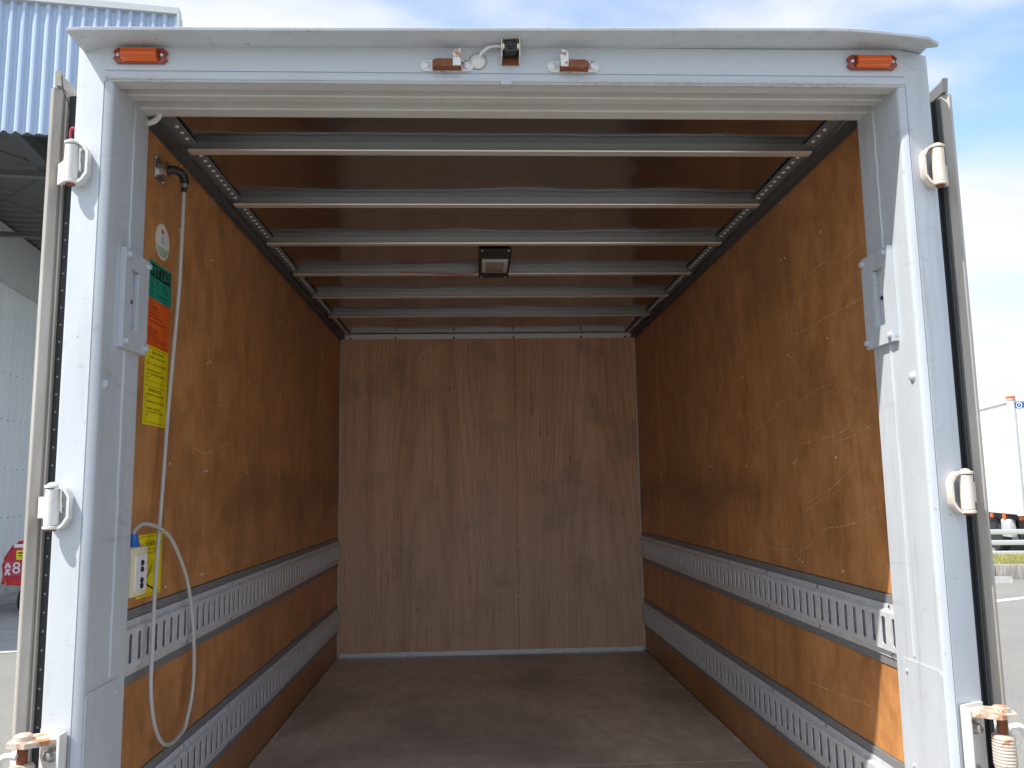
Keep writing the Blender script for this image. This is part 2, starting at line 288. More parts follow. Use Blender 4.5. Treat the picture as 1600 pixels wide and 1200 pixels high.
# ------------------------------------------------------------------ ground
bm = NB(); quad(bm, [(-400, -400, 0), (400, -400, 0), (400, 400, 0), (-400, 400, 0)]); tag(obj('ground', bm, 'asphalt', ang=0), kind='structure')

# =================================================================== the box truck
truck = thing('box_truck', 'white box truck seen from behind with rear doors open and empty plywood-lined load box', 'truck', (0, 0, F))
XW, XJ, XO, L, ZC = .89, .834, .9207, 3.21, 1.9
def mir(bm):
    bmesh.ops.scale(bm, vec=(-1, 1, 1), verts=bm.verts); bmesh.ops.reverse_faces(bm, faces=bm.faces); return bm

# --- floor
fl = part('load_floor', truck)
for i, (a, b) in enumerate(((0.0, 1.2985), (1.3005, 2.62), (2.622, 3.2))):
    bm = NB(); box(bm, -.887, .887, a, b, -.03, -.0004*i, .002, 1); obj('floor_board', bm, 'floor_plywood', fl)
bm = NB(); box(bm, -.93, .93, .0, 3.26, -.11, -.032, .004); obj('underframe', bm, 'chassis', fl)
for s in (-1, 1):
    bm = NB(); box(bm, s*.8875, s*.874, .19, 3.198, .0005, .006, .001, 1); obj('edge_strip', bm, 'floor_plywood', fl)
bm = NB(); box(bm, -.872, .872, -.012, -.0005, -.10, .001, .003); obj('sill_plate', bm, 'galvanised', fl)

# --- side walls: plywood sheets with seams, nails, scratches
seams = (.188, .83, 1.74, 2.65, 3.2)
RAILZ = ((.601, .0615), (.220, .0615))          # centre, half height
SCR_R = [[(0.302, 1.552), (0.374, 1.54), (0.449, 1.536), (0.536, 1.561), (0.67, 1.555), (0.82, 1.554)], [(0.305, 1.419), (0.394, 1.409), (0.528, 1.409), (0.671, 1.401), (0.804, 1.405)], [(0.381, 1.196), (0.417, 1.176), (0.426, 1.146), (0.452, 1.101), (0.5, 1.085), (0.643, 1.073), (0.791, 1.067)], [(0.848, 1.227), (0.953, 1.2), (1.037, 1.157), (1.229, 1.127)], [(0.51, 1.187), (0.492, 1.206), (0.575, 1.219), (0.693, 1.208), (0.772, 1.192)], [(0.299, 0.898), (0.352, 0.883), (0.409, 0.856), (0.527, 0.836), (0.647, 0.821), (0.709, 0.794), (0.761, 0.769), (0.814, 0.75)], [(0.533, 0.931), (0.634, 0.907), (0.725, 0.884), (0.785, 0.858)], [(0.455, 0.984), (0.54, 0.954), (0.608, 0.929), (0.741, 0.896)], [(1.178, 0.896), (1.251, 0.874), (1.334, 0.82), (1.344, 0.782)], [(1.201, 0.801), (1.27, 0.759), (1.185, 0.741), (1.025, 0.739), (0.894, 0.748)], [(0.348, 1.087), (0.433, 1.071), (0.524, 1.061)], [(0.818, 0.37), (0.644, 0.38), (0.511, 0.392), (0.442, 0.395)]]
SCR_L = [[(0.683, 1.099), (0.705, 1.083), (0.828, 1.067), (0.998, 1.099), (1.107, 1.113)], [(0.837, 1.205), (0.985, 1.228)], [(0.601, 1.314), (0.663, 1.292)], [(1.115, 0.737), (1.261, 0.764), (1.327, 0.747)], [(0.799, 1.013), (0.785, 0.968), (0.818, 0.931)]]
nail_bm = NB(); lathe(nail_bm, (0, 0, 0), (-1, 0, 0), [(0, .0034), (.0006, .0034), (.0016, .0018)], 8); nail_me = mesh_of('nail', nail_bm, 'rivet_steel')
for s in (-1, 1):
    sw = part('side_wall', truck)
    for i in range(4):
        y0, y1 = seams[i]+.0008, seams[i+1]-.0008
        for z0, z1 in ((.686, 1.872), (.305, .516), (.0, .135)):
            bm = NB(); off = .0006*((i*7+int(z0*10)) % 3)
            box(bm, s*(XW+off), s*(XW+.012), y0, y1, z0, z1, .0008, 1); obj('plywood_sheet', bm, 'side_plywood', sw)
    bm = NB(); box(bm, s*.903, s*.93, .19, 3.26, -.1, 1.93, .004); obj('outer_skin', bm, 'van_white', sw)
    # scratches gouged through the brown film of the plywood
    bm = NB(); rnd = random.Random(3+s)
    for pl in (SCR_R if s > 0 else SCR_L):
        P = smooth_path([(0, y, z) for y, z in pl], 14)
        P = [p+Vector((0, mnoise.noise(p*75)*.0028, mnoise.noise(p*75+Vector((9, 0, 0)))*.0028)) for p in P]
        for a, b in zip(P, P[1:]):
            if rnd.random() < .22+.3*mnoise.noise(a*14): continue
            d = (b-a).normalized(); nn = Vector((0, -d.z, d.y))*(.0004+.0012*rnd.random()**2)
            q = [a-nn, b-nn, b+nn, a+nn]
            if s > 0: q = q[::-1]
            quad(bm, [(s*(XW-.0006), p.y, p.z) for p in q])
    if s > 0:
        for k in range(60):
            z = .70+1.16*k/60
            if rnd.random() < .8: quad(bm, [(XW-.0006, .8295, z), (XW-.0006, .8295, z+.0195), (XW-.0006, .8309, z+.0195), (XW-.0006, .8309, z)])
    for k in range(70):      # short random scuffs
        p = Vector((0, rnd.uniform(.3, 2.4), rnd.uniform(.72, 1.75))); d = Vector((0, rnd.uniform(.6, 1), rnd.uniform(-.35, .35))).normalized(); ln = rnd.uniform(.008, .09)
        nn = Vector((0, -d.z, d.y))*.0004; a, b = p, p+d*ln; q = [a-nn, b-nn*.3, b+nn*.3, a+nn]
        if s > 0: q = q[::-1]
        quad(bm, [(s*(XW-.0006), w.y, w.z) for w in q])
    tag(obj('scratches', bm, 'scratch_wood', sw, ang=0), kind='stuff')
    for y in (.55, .82, .84, 1.28, 1.73, 1.75, 2.2, 2.64, 2.66):
        for z in (.715, 1.02, 1.34, 1.66, 1.845):
            o = obj('nail', nail_me, None, sw, (s*(XW-.0002), y+rnd.uniform(-.004, .004), z+rnd.uniform(-.01, .01)))
            if s < 0: o.rotation_euler = (0, 0, math.pi)

# --- lashing rails with real slots
PITCH, Y0R, Y1R = .05, .19, 3.2
def rail_mesh(y_off):
    bm = NB(); xf, xb, t3 = .874, .8875, .0025; hz, sz = .044, .0325
    zo = .0615; ys = []
    y = Y0R+.022+y_off
    while y < Y1R-.03: ys.append(y); y += PITCH
    sw2 = .0105
    # folded flanges and sloping shoulders (profile drawn for the upper half, mirrored down)
    for sg in (1, -1):
        pr = [(xb, sg*zo), (xb-.004, sg*zo), (xb-.004, sg*.0485), (xf, sg*hz), (xf, sg*sz)]
        for (xa, za), (xc, zc) in zip(pr, pr[1:]):
            q = [(xa, Y0R, za), (xc, Y0R, zc), (xc, Y1R, zc), (xa, Y1R, za)]
            quad(bm, q if sg < 0 else q[::-1])
    edges = [Y0R]+[e for yy in ys for e in (yy-sw2, yy+sw2)]+[Y1R]
    for a, b in zip(edges[0::2], edges[1::2]):
        quad(bm, [(xf, a, -sz), (xf, a, sz), (xf, b, sz), (xf, b, -sz)])
    for yy in ys:
        a, b, c = yy-sw2, yy+sw2, .004
        # rounded corners of the slot
        for sy in (-1, 1):
            for sg in (1, -1):
                e = yy+sy*sw2; bm.faces.new([bm.verts.new(p) for p in ((xf, e, sg*sz), (xf, e-sy*c, sg*sz), (xf, e, sg*(sz-c)))])
        ring = [(a, -sz+c), (a, sz-c), (a+c, sz), (b-c, sz), (b, sz-c), (b, -sz+c), (b-c, -sz), (a+c, -sz)]
        for i in range(8):
            p, q = ring[i], ring[(i+1) % 8]
            quad(bm, [(xf, *p), (xf, *q), (xf+t3, *q), (xf+t3, *p)])
    bmesh.ops.remove_doubles(bm, verts=bm.verts, dist=1e-5)
    return bm
screw_bm = NB(); lathe(screw_bm, (0, 0, 0), (-1, 0, 0), [(0, .0055), (.001, .0055), (.003, .003)], 10); screw_me = mesh_of('screw', screw_bm, 'steel')
for s in (-1, 1):
    for k, (zc, hh) in enumerate(RAILZ):
        rl = part('lashing_rail', truck, (0, 0, zc))
        bm = rail_mesh(.012*k+(.006 if s > 0 else 0))
        if s < 0: mir(bm)
        obj('slotted_strip', bm, 'galvanised', rl, ang=0)
        bm = NB(); box(bm, s*.8862, s*.8895, .19, 3.2, -.043, .043); obj('backing_channel', bm, 'galvanised', rl)
        for sg in (-1, 1):
            bm = NB(); a, b = sorted((sg*.0622, sg*.0835)); box(bm, s*.8865, s*.90, .19, 3.2, a, b, .001, 1); obj('spacer_strip', bm, 'trim_grey', rl)
            for j in range(8):
                o = obj('screw', screw_me, None, rl, (s*.8834, .30+.405*j, sg*.0555))
                if s < 0: o.rotation_euler = (0, 0, math.pi)

# --- front wall (bulkhead)
fwall = part('front_wall', truck)
for a, b in ((-.889, .1542), (.1558, .889)):
    bm = NB(); box(bm, a, b, L, L+.012, .004, 1.895, .0008, 1); obj('plywood_sheet', bm, 'front_plywood', fwall)
bm = NB(); box(bm, -.93, .93, L+.014, L+.05, -.1, 1.93); obj('outer_skin', bm, 'van_white', fwall)
bm = NB(); prism(bm, [(L-.001, 1.851), (L-.005, 1.852), (L-.005, 1.874), (L-.010, 1.876), (L-.014, 1.880), (L-.001, 1.880)], 'x', -.865, .865); obj('top_trim', bm, 'aluminium_white', fwall)
bm = NB(); box(bm, -.874, .874, L-.006, L-.001, .0045, .030, .001, 1); obj('bottom_trim', bm, 'galvanised', fwall)
for s in (-1, 1):
    bm = NB(); box(bm, s*.8885, s*.882, L-.005, L-.0008, .03, 1.86); obj('corner_bead', bm, 'cream_paint', fwall)
bm = NB()
for z in (.331, .622, .928, 1.236, 1.535):
    for x in (-.849, -.565, -.206, .147, .163, .565, .853):
        lathe(bm, (x+random.uniform(-.004, .004), L, z+random.uniform(-.006, .006)), (0, -1, 0), [(0, .0036), (.0008, .0036), (.0018, .002)], 8)
for x in (-.83, -.56, -.21, .15, .56, .83):
    lathe(bm, (x, L-.006, .018), (0, -1, 0), [(0, .005), (.0015, .003)], 8)
tag(obj('nail_heads', bm, 'rivet_steel', fwall), kind='stuff')
bm = NB()
for x in (-.83, -.56, -.21, .15, .56, .83): lathe(bm, (x, L-.005, 1.858), (0, -1, 0), [(0, .0065), (.002, .004)], 8)
tag(obj('trim_screws', bm, 'black_plastic', fwall), kind='stuff')

# --- roof: polished sheet, bows, riveted edge strips, dark edge angles
roof = part('roof', truck)
bm = NB(); nx, ny = 40, 96      # a slightly buckled sheet
grid = [[bm.verts.new((-.868+1.736*i/nx, .15+3.06*j/ny, 1.884+.0022*mnoise.noise(Vector((i*.17, j*.30, 1)))+.0012*mnoise.noise(Vector((i*.4, j*.5, 5))))) for j in range(ny+1)] for i in range(nx+1)]
for i in range(nx):
    for j in range(ny): bm.faces.new((grid[i][j], grid[i][j+1], grid[i+1][j+1], grid[i+1][j]))
obj('roof_sheet', bm, 'roof_sheet', roof, ang=80)
bm = NB(); box(bm, -.93, .93, .07, L+.05, 1.932, 1.944, .004); obj('outer_skin', bm, 'van_white', roof)
BOWS = (.49, .908, 1.322, 1.755, 2.166, 2.598, 3.02)
pr = [(.018, 1.857), (.018, 1.8595), (-.003, 1.8605), (-.003, 1.8862), (-.0055, 1.8862), (-.0055, 1.8640), (-.0095, 1.8632), (-.0120, 1.8603), (-.0100, 1.8577), (-.006, 1.857)]
for y in BOWS[:6]:
    bm = NB(); prism(bm, [(y+a, b) for a, b in pr], 'x', -.850, .850); bo = obj('roof_bow', bm, 'bow_steel', roof); bo.data.materials.append(MATS['bow_web'])
    for p_ in bo.data.polygons:
        if p_.normal.y < -.9 and p_.area > .02: p_.material_index = 1
riv_bm = NB(); lathe(riv_bm, (0, 0, 0), (0, 0, -1), [(0, .0062), (.001, .0060), (.0028, .0042), (.0036, .0015)], 10); riv_me = mesh_of('rivet', riv_bm, 'rivet_steel', 60)
for s in (-1, 1):
    bm = NB(); box(bm, s*.828, s*.868, .19, L-.02, 1.875, 1.8805); obj('rivet_strip', bm, 'trim_grey', roof)
    bm = NB(); prism(bm, [(s*.8885, 1.845), (s*.8845, 1.845), (s*.8835, 1.8535), (s*.860, 1.8535), (s*.860, 1.8575), (s*.8885, 1.8575)], 'y', .188, L-.004); obj('edge_angle', bm, 'dark_trim', roof)
    y = .374
    while y < L-.03:
        if min(abs(y-b) for b in BOWS) > .016: obj('rivet', riv_me, None, roof, (s*.841, y, 1.875))
        y += .0363
bm = NB()
for i in range(44): lathe(bm, (-.82+i*.0381, L-.03, 1.878), (0, 0, -1), [(0, .004), (.002, .002)], 6)
tag(obj('small_rivets', bm, 'rivet_steel', roof), kind='stuff')

# --- interior lamp on its plate
lp = part('interior_lamp', truck)
bm = NB(); box(bm, -.068, .059, 1.37, 1.79, 1.8525, 1.8562, .001, 1); obj('mounting_plate', bm, 'lamp_plate', lp)
bm = NB(); box(bm, -.056, .049, 1.495, 1.672, 1.842, 1.852, .004, 3); obj('housing', bm, 'lamp_grey', lp)
bm = NB(); box(bm, -.04, .033, 1.512, 1.655, 1.8395, 1.8425, .002, 2); obj('lens', bm, 'lamp_lens', lp)
for x, y in ((-.055, 1.385), (.046, 1.385), (-.055, 1.775), (.046, 1.775)):
    bm = NB(); lathe(bm, (x, y, 1.8525), (0, 0, -1), [(0, .005), (.003, .003)], 8); obj('screw', bm, 'rivet_steel', lp)
bm = NB(); tube(bm, [(-.06, 1.70, 1.855), (-.13, 1.735, 1.851), (-.25, 1.742, 1.860), (-.4, 1.736, 1.862)], .0022, 6); obj('wire', bm, 'red_wire', lp)

# --- rear frame
rf = part('rear_frame', truck)
prof = [(XJ, .1865), (XJ, .0125)]+arc(XJ+.009, .0105, .009, 180, 240, 4)[1:]+[(.8478, .0006), (.8500, .0002), (.8508, .003), (.8522, .003), (.8530, .0010), (.912, .0192)]+arc(.9088, .0302, .0112, -68, 0, 4)+[(.92, .1865)]
prof_top = [(.8507, .1865), (.8507, .0004), (.912, .0192)]+arc(.9088, .0302, .0112, -68, 0, 4)+[(.92, .1865)]
for s in (-1, 1):
    bm = NB(); prism(bm, prof, 'z', -.16, 1.7996); prism(bm, prof_top, 'z', 1.7997, 1.8835); prism(bm, [(XJ, .0126), (.8504, .0126), (.8504, .1864), (XJ, .1864)], 'z', 1.7997, 1.88)
    if s < 0: mir(bm)
    obj('corner_post', bm, 'white_paint', rf, ang=30)
    bm = NB()
    for z0, z1 in ((.582, 1.2535), (1.469, 1.80)):
        tube(bm, [(s*(XJ-.0003), .111+.0012*math.sin(i*2.1), z0+(z1-z0)*i/14) for i in range(15)], .0028, 8, 2)
    obj('weld_bead', bm, 'white_paint', rf)
    bm = NB(); lathe(bm, (s*XJ, .031, 1.169), (-s, 0, 0), [(0, .0105), (.003, .010), (.006, .007), (.0075, .003)], 14); obj('plug_cap', bm, 'white_paint', rf, ang=60)
hp = [(0, 1.8835), (0, 1.8245), (.0022, 1.8235), (.0022, 1.8220), (-.0016, 1.8212), (-.0024, 1.8195), (-.0024, 1.8075), (-.0008, 1.8050), (.0012, 1.8045), (.0012, 1.8030), (-.0004, 1.8022), (.002, 1.80), (.0118, 1.80), (.0118, 1.912), (0.004, 1.912), (.004, 1.8835)]
bm = NB(); prism(bm, hp, 'x', -.8505, .8505); obj('header', bm, 'header_paint', rf, ang=30)
sp_ = [(.0122, 1.7998), (.033, 1.7998), (.0335, 1.8075), (.0645, 1.8195), (.0650, 1.8045), (.0680, 1.8020), (.0705, 1.8020), (.0710, 1.8060), (.100, 1.8060), (.1005, 1.8125), (.131, 1.8240), (.1315, 1.8070), (.1345, 1.8040), (.1375, 1.8040), (.138, 1.8080), (.178, 1.8080), (.1864, 1.8120), (.1864, 1.911), (.0122, 1.911)]
bm = NB(); prism(bm, sp_, 'x', -.8335, .8335); obj('header_soffit', bm, 'soffit_bounce_tint', rf, ang=20)
# little step where the weather strip changes in the middle
bm = NB(); box(bm, -.029, -.005, -.0045, .012, 1.797, 1.808, .003); obj('drip_notch', bm, 'header_paint', rf)
# drip visor above the header; its right end is bent down
bm = NB(); st = [-.905+1.81*i/60 for i in range(61)]
def vz(x): return 1.884+.0098*x-.0215*max(0, (x-.68)/.22)**1.5+.0006*math.sin(x*4.3)
def vr(x): return 1.8815+.0085*x
secs = []
for x in st:
    z = vz(x); e = max(0, abs(x)-.86)/.045; yf = -.062+.016*e**3*(1 if x > 0 else .2)
    secs.append([bm.verts.new(p) for p in ((x, .035, vr(x)), (x, -.001, vr(x)), (x, yf+.005, z-.001), (x, yf, z+.001), (x, yf-.001, z+.0060), (x, yf+.004, z+.0095), (x, .0, vr(x)+.0085), (x, .035, vr(x)+.0085))])
for a, b in zip(secs, secs[1:]):
    for i in range(8): bm.faces.new((a[i], b[i], b[(i+1) % 8], a[(i+1) % 8]))
bm.faces.new(secs[0][::-1]); bm.faces.new(secs[-1]); bmesh.ops.recalc_face_normals(bm, faces=bm.faces)
obj('drip_visor', bm, 'white_paint', rf, ang=40)

# --- strike plates with slot, latch stub and four bolts
bolt_bm = NB(); lathe(bolt_bm, (0, 0, 0), (-1, 0, 0), [(0, .0085), (.0018, .0085), (.0019, .0062), (.0065, .0062), (.0072, .0052)], 12); bolt_me = mesh_of('bolt', bolt_bm, 'white_paint', 30)
for s in (-1, 1):
    sp = part('strike_plate', truck); bm = NB(); xa, xb = s*(XJ-.0125), s*(XJ-.0004)
    ya, yb, za, zb = .073, .1955, 1.254, 1.468; h = (.103, .146, 1.297, 1.428)
    for q in ((ya, h[0], za, zb), (h[1], yb, za, zb), (h[0], h[1], za, h[2]), (h[0], h[1], h[3], zb)): box(bm, xa, xb, *q)
    bmesh.ops.remove_doubles(bm, verts=bm.verts, dist=1e-5)
    obj('plate', bm, 'white_paint', sp)
    bm = NB(); box(bm, s*(XJ-.0035), s*(XJ-.0003), h[0]+.0005, h[1]-.012, 1.358, 1.366); obj('latch_stub', bm, 'black_plastic', sp)
    bm = NB(); box(bm, s*(XJ-.0095), s*(XJ-.0003), h[1]-.0045, h[1]-.0005, h[2]+.001, h[3]-.001, .0008, 1); obj('slot_lip', bm, 'white_paint', sp)
    for y, z in ((.087, 1.455), (.187, 1.455), (.087, 1.268), (.187, 1.268)):
        o = obj('bolt', bolt_me, None, sp, (xa, y, z))
        if s < 0: o.rotation_euler = (0, 0, math.pi)
    # lower cover plate on the jamb
    cp = part('cover_plate', truck); bm = NB()
    pl = arc(.022, .561, .012, 90, 180, 4)+[(.010, -.15), (.154, -.15)]+[(.154, .573)]
    prism(bm, pl, 'x', s*(XJ-.003), s*(XJ-.0004)); obj('plate', bm, 'white_paint', cp)
    for z in (.548, .354, .14):
        o = obj('screw', bolt_me, None, cp, (s*(XJ-.003), .14, z)); o.scale = (.55, .62, .62)
        if s < 0: o.rotation_euler = (0, 0, math.pi)

# --- marker lamps
for s in (-1, 1):
    ml = part('marker_lamp', truck, (s*.7785, 0, 1.8535)); tag(ml, label='amber marker lamp at the '+('left' if s < 0 else 'right')+' end of the header')
    bm = NB(); poly = [(-.055, -.009), (-.051, 0), (-.055, .008), (-.047, .0155), (.047, .0155), (.055, .008), (.051, 0), (.055, -.009), (.047, -.0165), (-.047, -.0165)]
    prism(bm, poly, 'y', -.008, -.0005); obj('base', bm, 'amber_dark', ml)
    bm = NB()
    prism(bm, [(-.008, -.0135), (-.017, -.009), (-.021, -.001), (-.017, .0095), (-.008, .0125)], 'x', -.036, .036)
    for i in range(7):
        zz = -.009+.003*i; box(bm, -.0355, .0355, -.0218+abs(zz+.001)*.30, -.017, zz-.0005, zz+.0005)
    obj('lens', bm, 'amber_lens', ml, ang=20)
    for e in (-1, 1):
        bm = NB(); prism(bm, [(-.008, -.013), (-.015, -.008), (-.017, .0), (-.013, .010), (-.008, .012)], 'x', e*.0365, e*.0385); obj('end_wall', bm, 'amber_dark', ml)
        bm = NB(); lathe(bm, (e*.0445, -.008, 0), (0, -1, 0), [(0, .0042), (.002, .0042), (.003, .003)], 10); obj('screw', bm, 'steel', ml)

# --- latch keepers (rusty)
for s in (-1, 1):
    kp = part('latch_keeper', truck, (-.142 if s < 0 else .127, 0, 1.838))
    bm = NB(); pl = arc(.044, 0, .012, -90, 90, 6)+arc(-.044, 0, .012, 90, 270, 6); prism(bm, pl, 'y', -.0045, -.0004); obj('foot_plate', bm, 'rusty_white', kp)
    bm = NB(); q = [(-.030, -.0115), (.030, -.0115), (.030, .001), (.018, .0055), (-.022, .0055), (-.030, .001)]; prism(bm, [(-s*a, b) for a, b in q], 'y', -.024, -.0048)
    obj('hook_block', bm, 'rust', kp)
    bm = NB(); q = [(.013, -.0105), (.0295, -.0105), (.0295, .026), (.018, .026), (.013, .018)]; prism(bm, [(-s*a, b) for a, b in q], 'y', -.0265, -.0235); obj('upright_tab', bm, 'rusty_white', kp)
    for e in (-1, 1):
        bm = NB(); lathe(bm, (e*.0435, -.0045, .001), (0, -1, 0), [(0, .0085), (.0015, .0085), (.0035, .0055), (.004, .002)], 14); obj('screw', bm, 'galvanised', kp)

# --- reversing camera, its cable and grommet
rc = part('rear_camera', truck, (-.008, 0, 1.863))
bm = NB()
box(bm, -.0195, .0195, -.04, -.0004, .019, .0205); box(bm, -.0195, -.018, -.04, -.0006, -.0215, .0188); box(bm, .018, .0195, -.04, -.0006, -.0215, .0188)
obj('bracket', bm, 'rusty_white', rc)
bm = NB(); box(bm, -.0178, .0178, -.0045, -.0006, -.0215, .0186); obj('back_plate', bm, 'rust', rc)
bm = NB(); box(bm, -.0128, .0128, -.036, -.006, -.009, .0165, .002); obj('housing', bm, 'black_plastic', rc)
bm = NB(); lathe(bm, (0, -.036, .004), (0, -1, 0), [(0, .008), (.003, .008), (.003, .006), (.0022, .0045), (.0035, .003)], 18); obj('lens', bm, 'lens_glass', rc)
for e in (-1, 1):
    bm = NB(); box(bm, e*.0132, e*.0176, -.0405, -.030, -.004, .006, .001, 1); obj('clamp', bm, 'cream_plastic', rc)
gm = part('cable_grommet', truck, (-.0765, 0, 1.850))
bm = NB(); lathe(bm, (0, -.0004, 0), (0, -1, 0), [(0, .0175), (.0015, .0172), (.004, .0125), (.007, .0075), (.0075, .003)], 20); obj('rubber_cap', bm, 'cable_white', gm, ang=60)
bm = NB(); lathe(bm, (0, -.0002, 0), (0, -1, 0), [(0, .0192), (.0008, .0192)], 24); obj('sealant_ring', bm, 'trim_grey', gm)
bm = NB(); tube(bm, [(.001, -.006, 0), (.006, -.014, .009), (.020, -.017, .021), (.036, -.016, .0265), (.052, -.014, .0275)], .0032, 8); obj('cable', bm, 'cable_white', gm)

# --- rear doors folded back along the sides
for s in (-1, 1):
    dr = part('rear_door', truck); tag(dr, label=('left' if s < 0 else 'right')+' rear door folded back against the side of the load box')
    pf = [(.9665, .082), (.9668, .0625), (.9795, .0515), (.9815, .0515), (.9905, .0595), (.992, .068), (.992, .86), (.9665, .86)]
    bm = NB(); prism(bm, pf, 'z', -.14, 1.812)
    if s < 0: mir(bm)
    obj('edge_profile', bm, 'door_aluminium', dr, ang=30)
    bm = NB(); prism(bm, [(.9600, .094), (.9607, .0705), (.9625, .069), (.9662, .071), (.9662, .092)], 'z', -.14, 1.808)
    if s < 0: mir(bm)
    obj('inner_lip', bm, 'door_aluminium' if s < 0 else 'steel_grey', dr, ang=30)
    bm = NB(); prism(bm, [(.9345, .102), (.9355, .080), (.942, .075), (.9597, .079), (.9597, .85), (.9345, .85)], 'z', -.14, 1.805)
    if s < 0: mir(bm)
    obj('gasket', bm, 'gasket', dr, ang=30)
    bm = NB(); prism(bm, [(.062, 1.813), (.050, 1.815), (.046, 1.846), (.056, 1.841), (.20, 1.831), (.85, 1.829), (.85, 1.813)], 'x', s*.965, s*.977); obj('top_seal', bm, 'trim_grey' if s > 0 else 'door_aluminium', dr)
    bm = NB(); box(bm, s*.937, s*.960, .105, .85, 1.806, 1.822, .003); obj('top_rail', bm, 'gasket' if s > 0 else 'door_aluminium', dr)
    if s < 0:
        bm = NB()
        z = 1.52
        while z > .0: lathe(bm, (-.952, .0773, z), (0, -1, 0), [(0, .0026), (.0012, .0022), (.0016, .001)], 8); z -= .0365
        tag(obj('seal_rivets', bm, 'trim_grey', dr), kind='stuff')
        bm = NB(); tube(bm, [(-.963, .046, 1.835), (-.957, .046, 1.80), (-.948, .05, 1.775), (-.944, .05, 1.745)], .0012, 6); obj('loose_wire', bm, 'black_plastic', dr)
        bm = NB(); tube(bm, [(-.934, .05, 1.672), (-.938, .046, 1.70), (-.934, .043, 1.716), (-.927, .043, 1.712), (-.926, .046, 1.69), (-.927, .05, 1.668)], .0026, 8); obj('cord_loop', bm, 'red_wire', dr)

# --- hinges: a U bracket welded on the post, barrel and pin
def hinge(s, z0, z1, parent):
    HP = 'hinge_paint' if s < 0 else 'hinge_cream'
    h = part('hinge', parent); ax, ay, rb = .9070, -.005, .0132
    # C-shaped bracket in the x-z plane, swept through its depth
    w = .0056
    outer = [(ax, z1), (.890, z1), (.882, z1-.006), (.8720, z1-.021), (.8720, z0+.021), (.882, z0+.006), (.890, z0), (ax, z0)]
    inner = [(ax, z0+w), (.8915, z0+w), (.8850, z0+w+.0045), (.8770, z0+.0235), (.8770, z1-.0235), (.8850, z1-w-.0045), (.8915, z1-w), (ax, z1-w)]
    bm = NB(); n_ = len(outer); yA, yB = -.0115, .0120
    vo = [[bm.verts.new((s*p[0], y, p[1])) for p in outer] for y in (yA, yB)]; vi = [[bm.verts.new((s*p[0], y, p[1])) for p in inner[::-1]] for y in (yA, yB)]
    for k in range(n_-1):
        bm.faces.new((vo[0][k], vo[0][k+1], vi[0][k+1], vi[0][k])); bm.faces.new((vo[1][k], vo[1][k+1], vi[1][k+1], vi[1][k]))
        bm.faces.new((vo[0][k], vo[0][k+1], vo[1][k+1], vo[1][k])); bm.faces.new((vi[0][k], vi[0][k+1], vi[1][k+1], vi[1][k]))
    bmesh.ops.recalc_face_normals(bm, faces=bm.faces); obj('bracket', bm, HP, h, ang=50)
    for z in (z0, z1-w):
        bm = NB(); cyl(bm, (s*ax, ay, z-.0003), (s*ax, ay, z+w+.0003), .0148, 22, .0012); obj('bracket_eye', bm, HP, h, ang=40)
    bm = NB(); cyl(bm, (s*ax, ay, z0+w+.0012), (s*ax, ay, z1-w-.0022), rb, 22, .001); obj('barrel', bm, HP, h, ang=40)
    bm = NB(); lathe(bm, (s*ax, ay, z1), (0, 0, 1), [(0, .0100), (.002, .0098), (.0045, .007), (.0058, .003)], 16); obj('pin_head', bm, HP, h, ang=60)
    bm = NB(); lathe(bm, (s*ax, ay, z0), (0, 0, -1), [(0, .0092), (.003, .009), (.004, .0075)], 12); obj('pin_end', bm, 'rust', h)
    bm = NB(); prism(bm, [(s*a, b) for a, b in ((.9120, -.014), (.924, .000), (.944, .036), (.964, .055), (.958, .060), (.938, .042), (.918, .004), (.907, -.008))], 'z', z0+.020, z1-.022); obj('door_leaf', bm, HP, h)
    bm = NB(); tube(bm, [(s*(.8716-.0006*(k % 2)), .0105, z0+.016+(z1-z0-.032)*k/8) for k in range(9)], .0026, 7, 2); obj('weld', bm, 'white_paint', h)
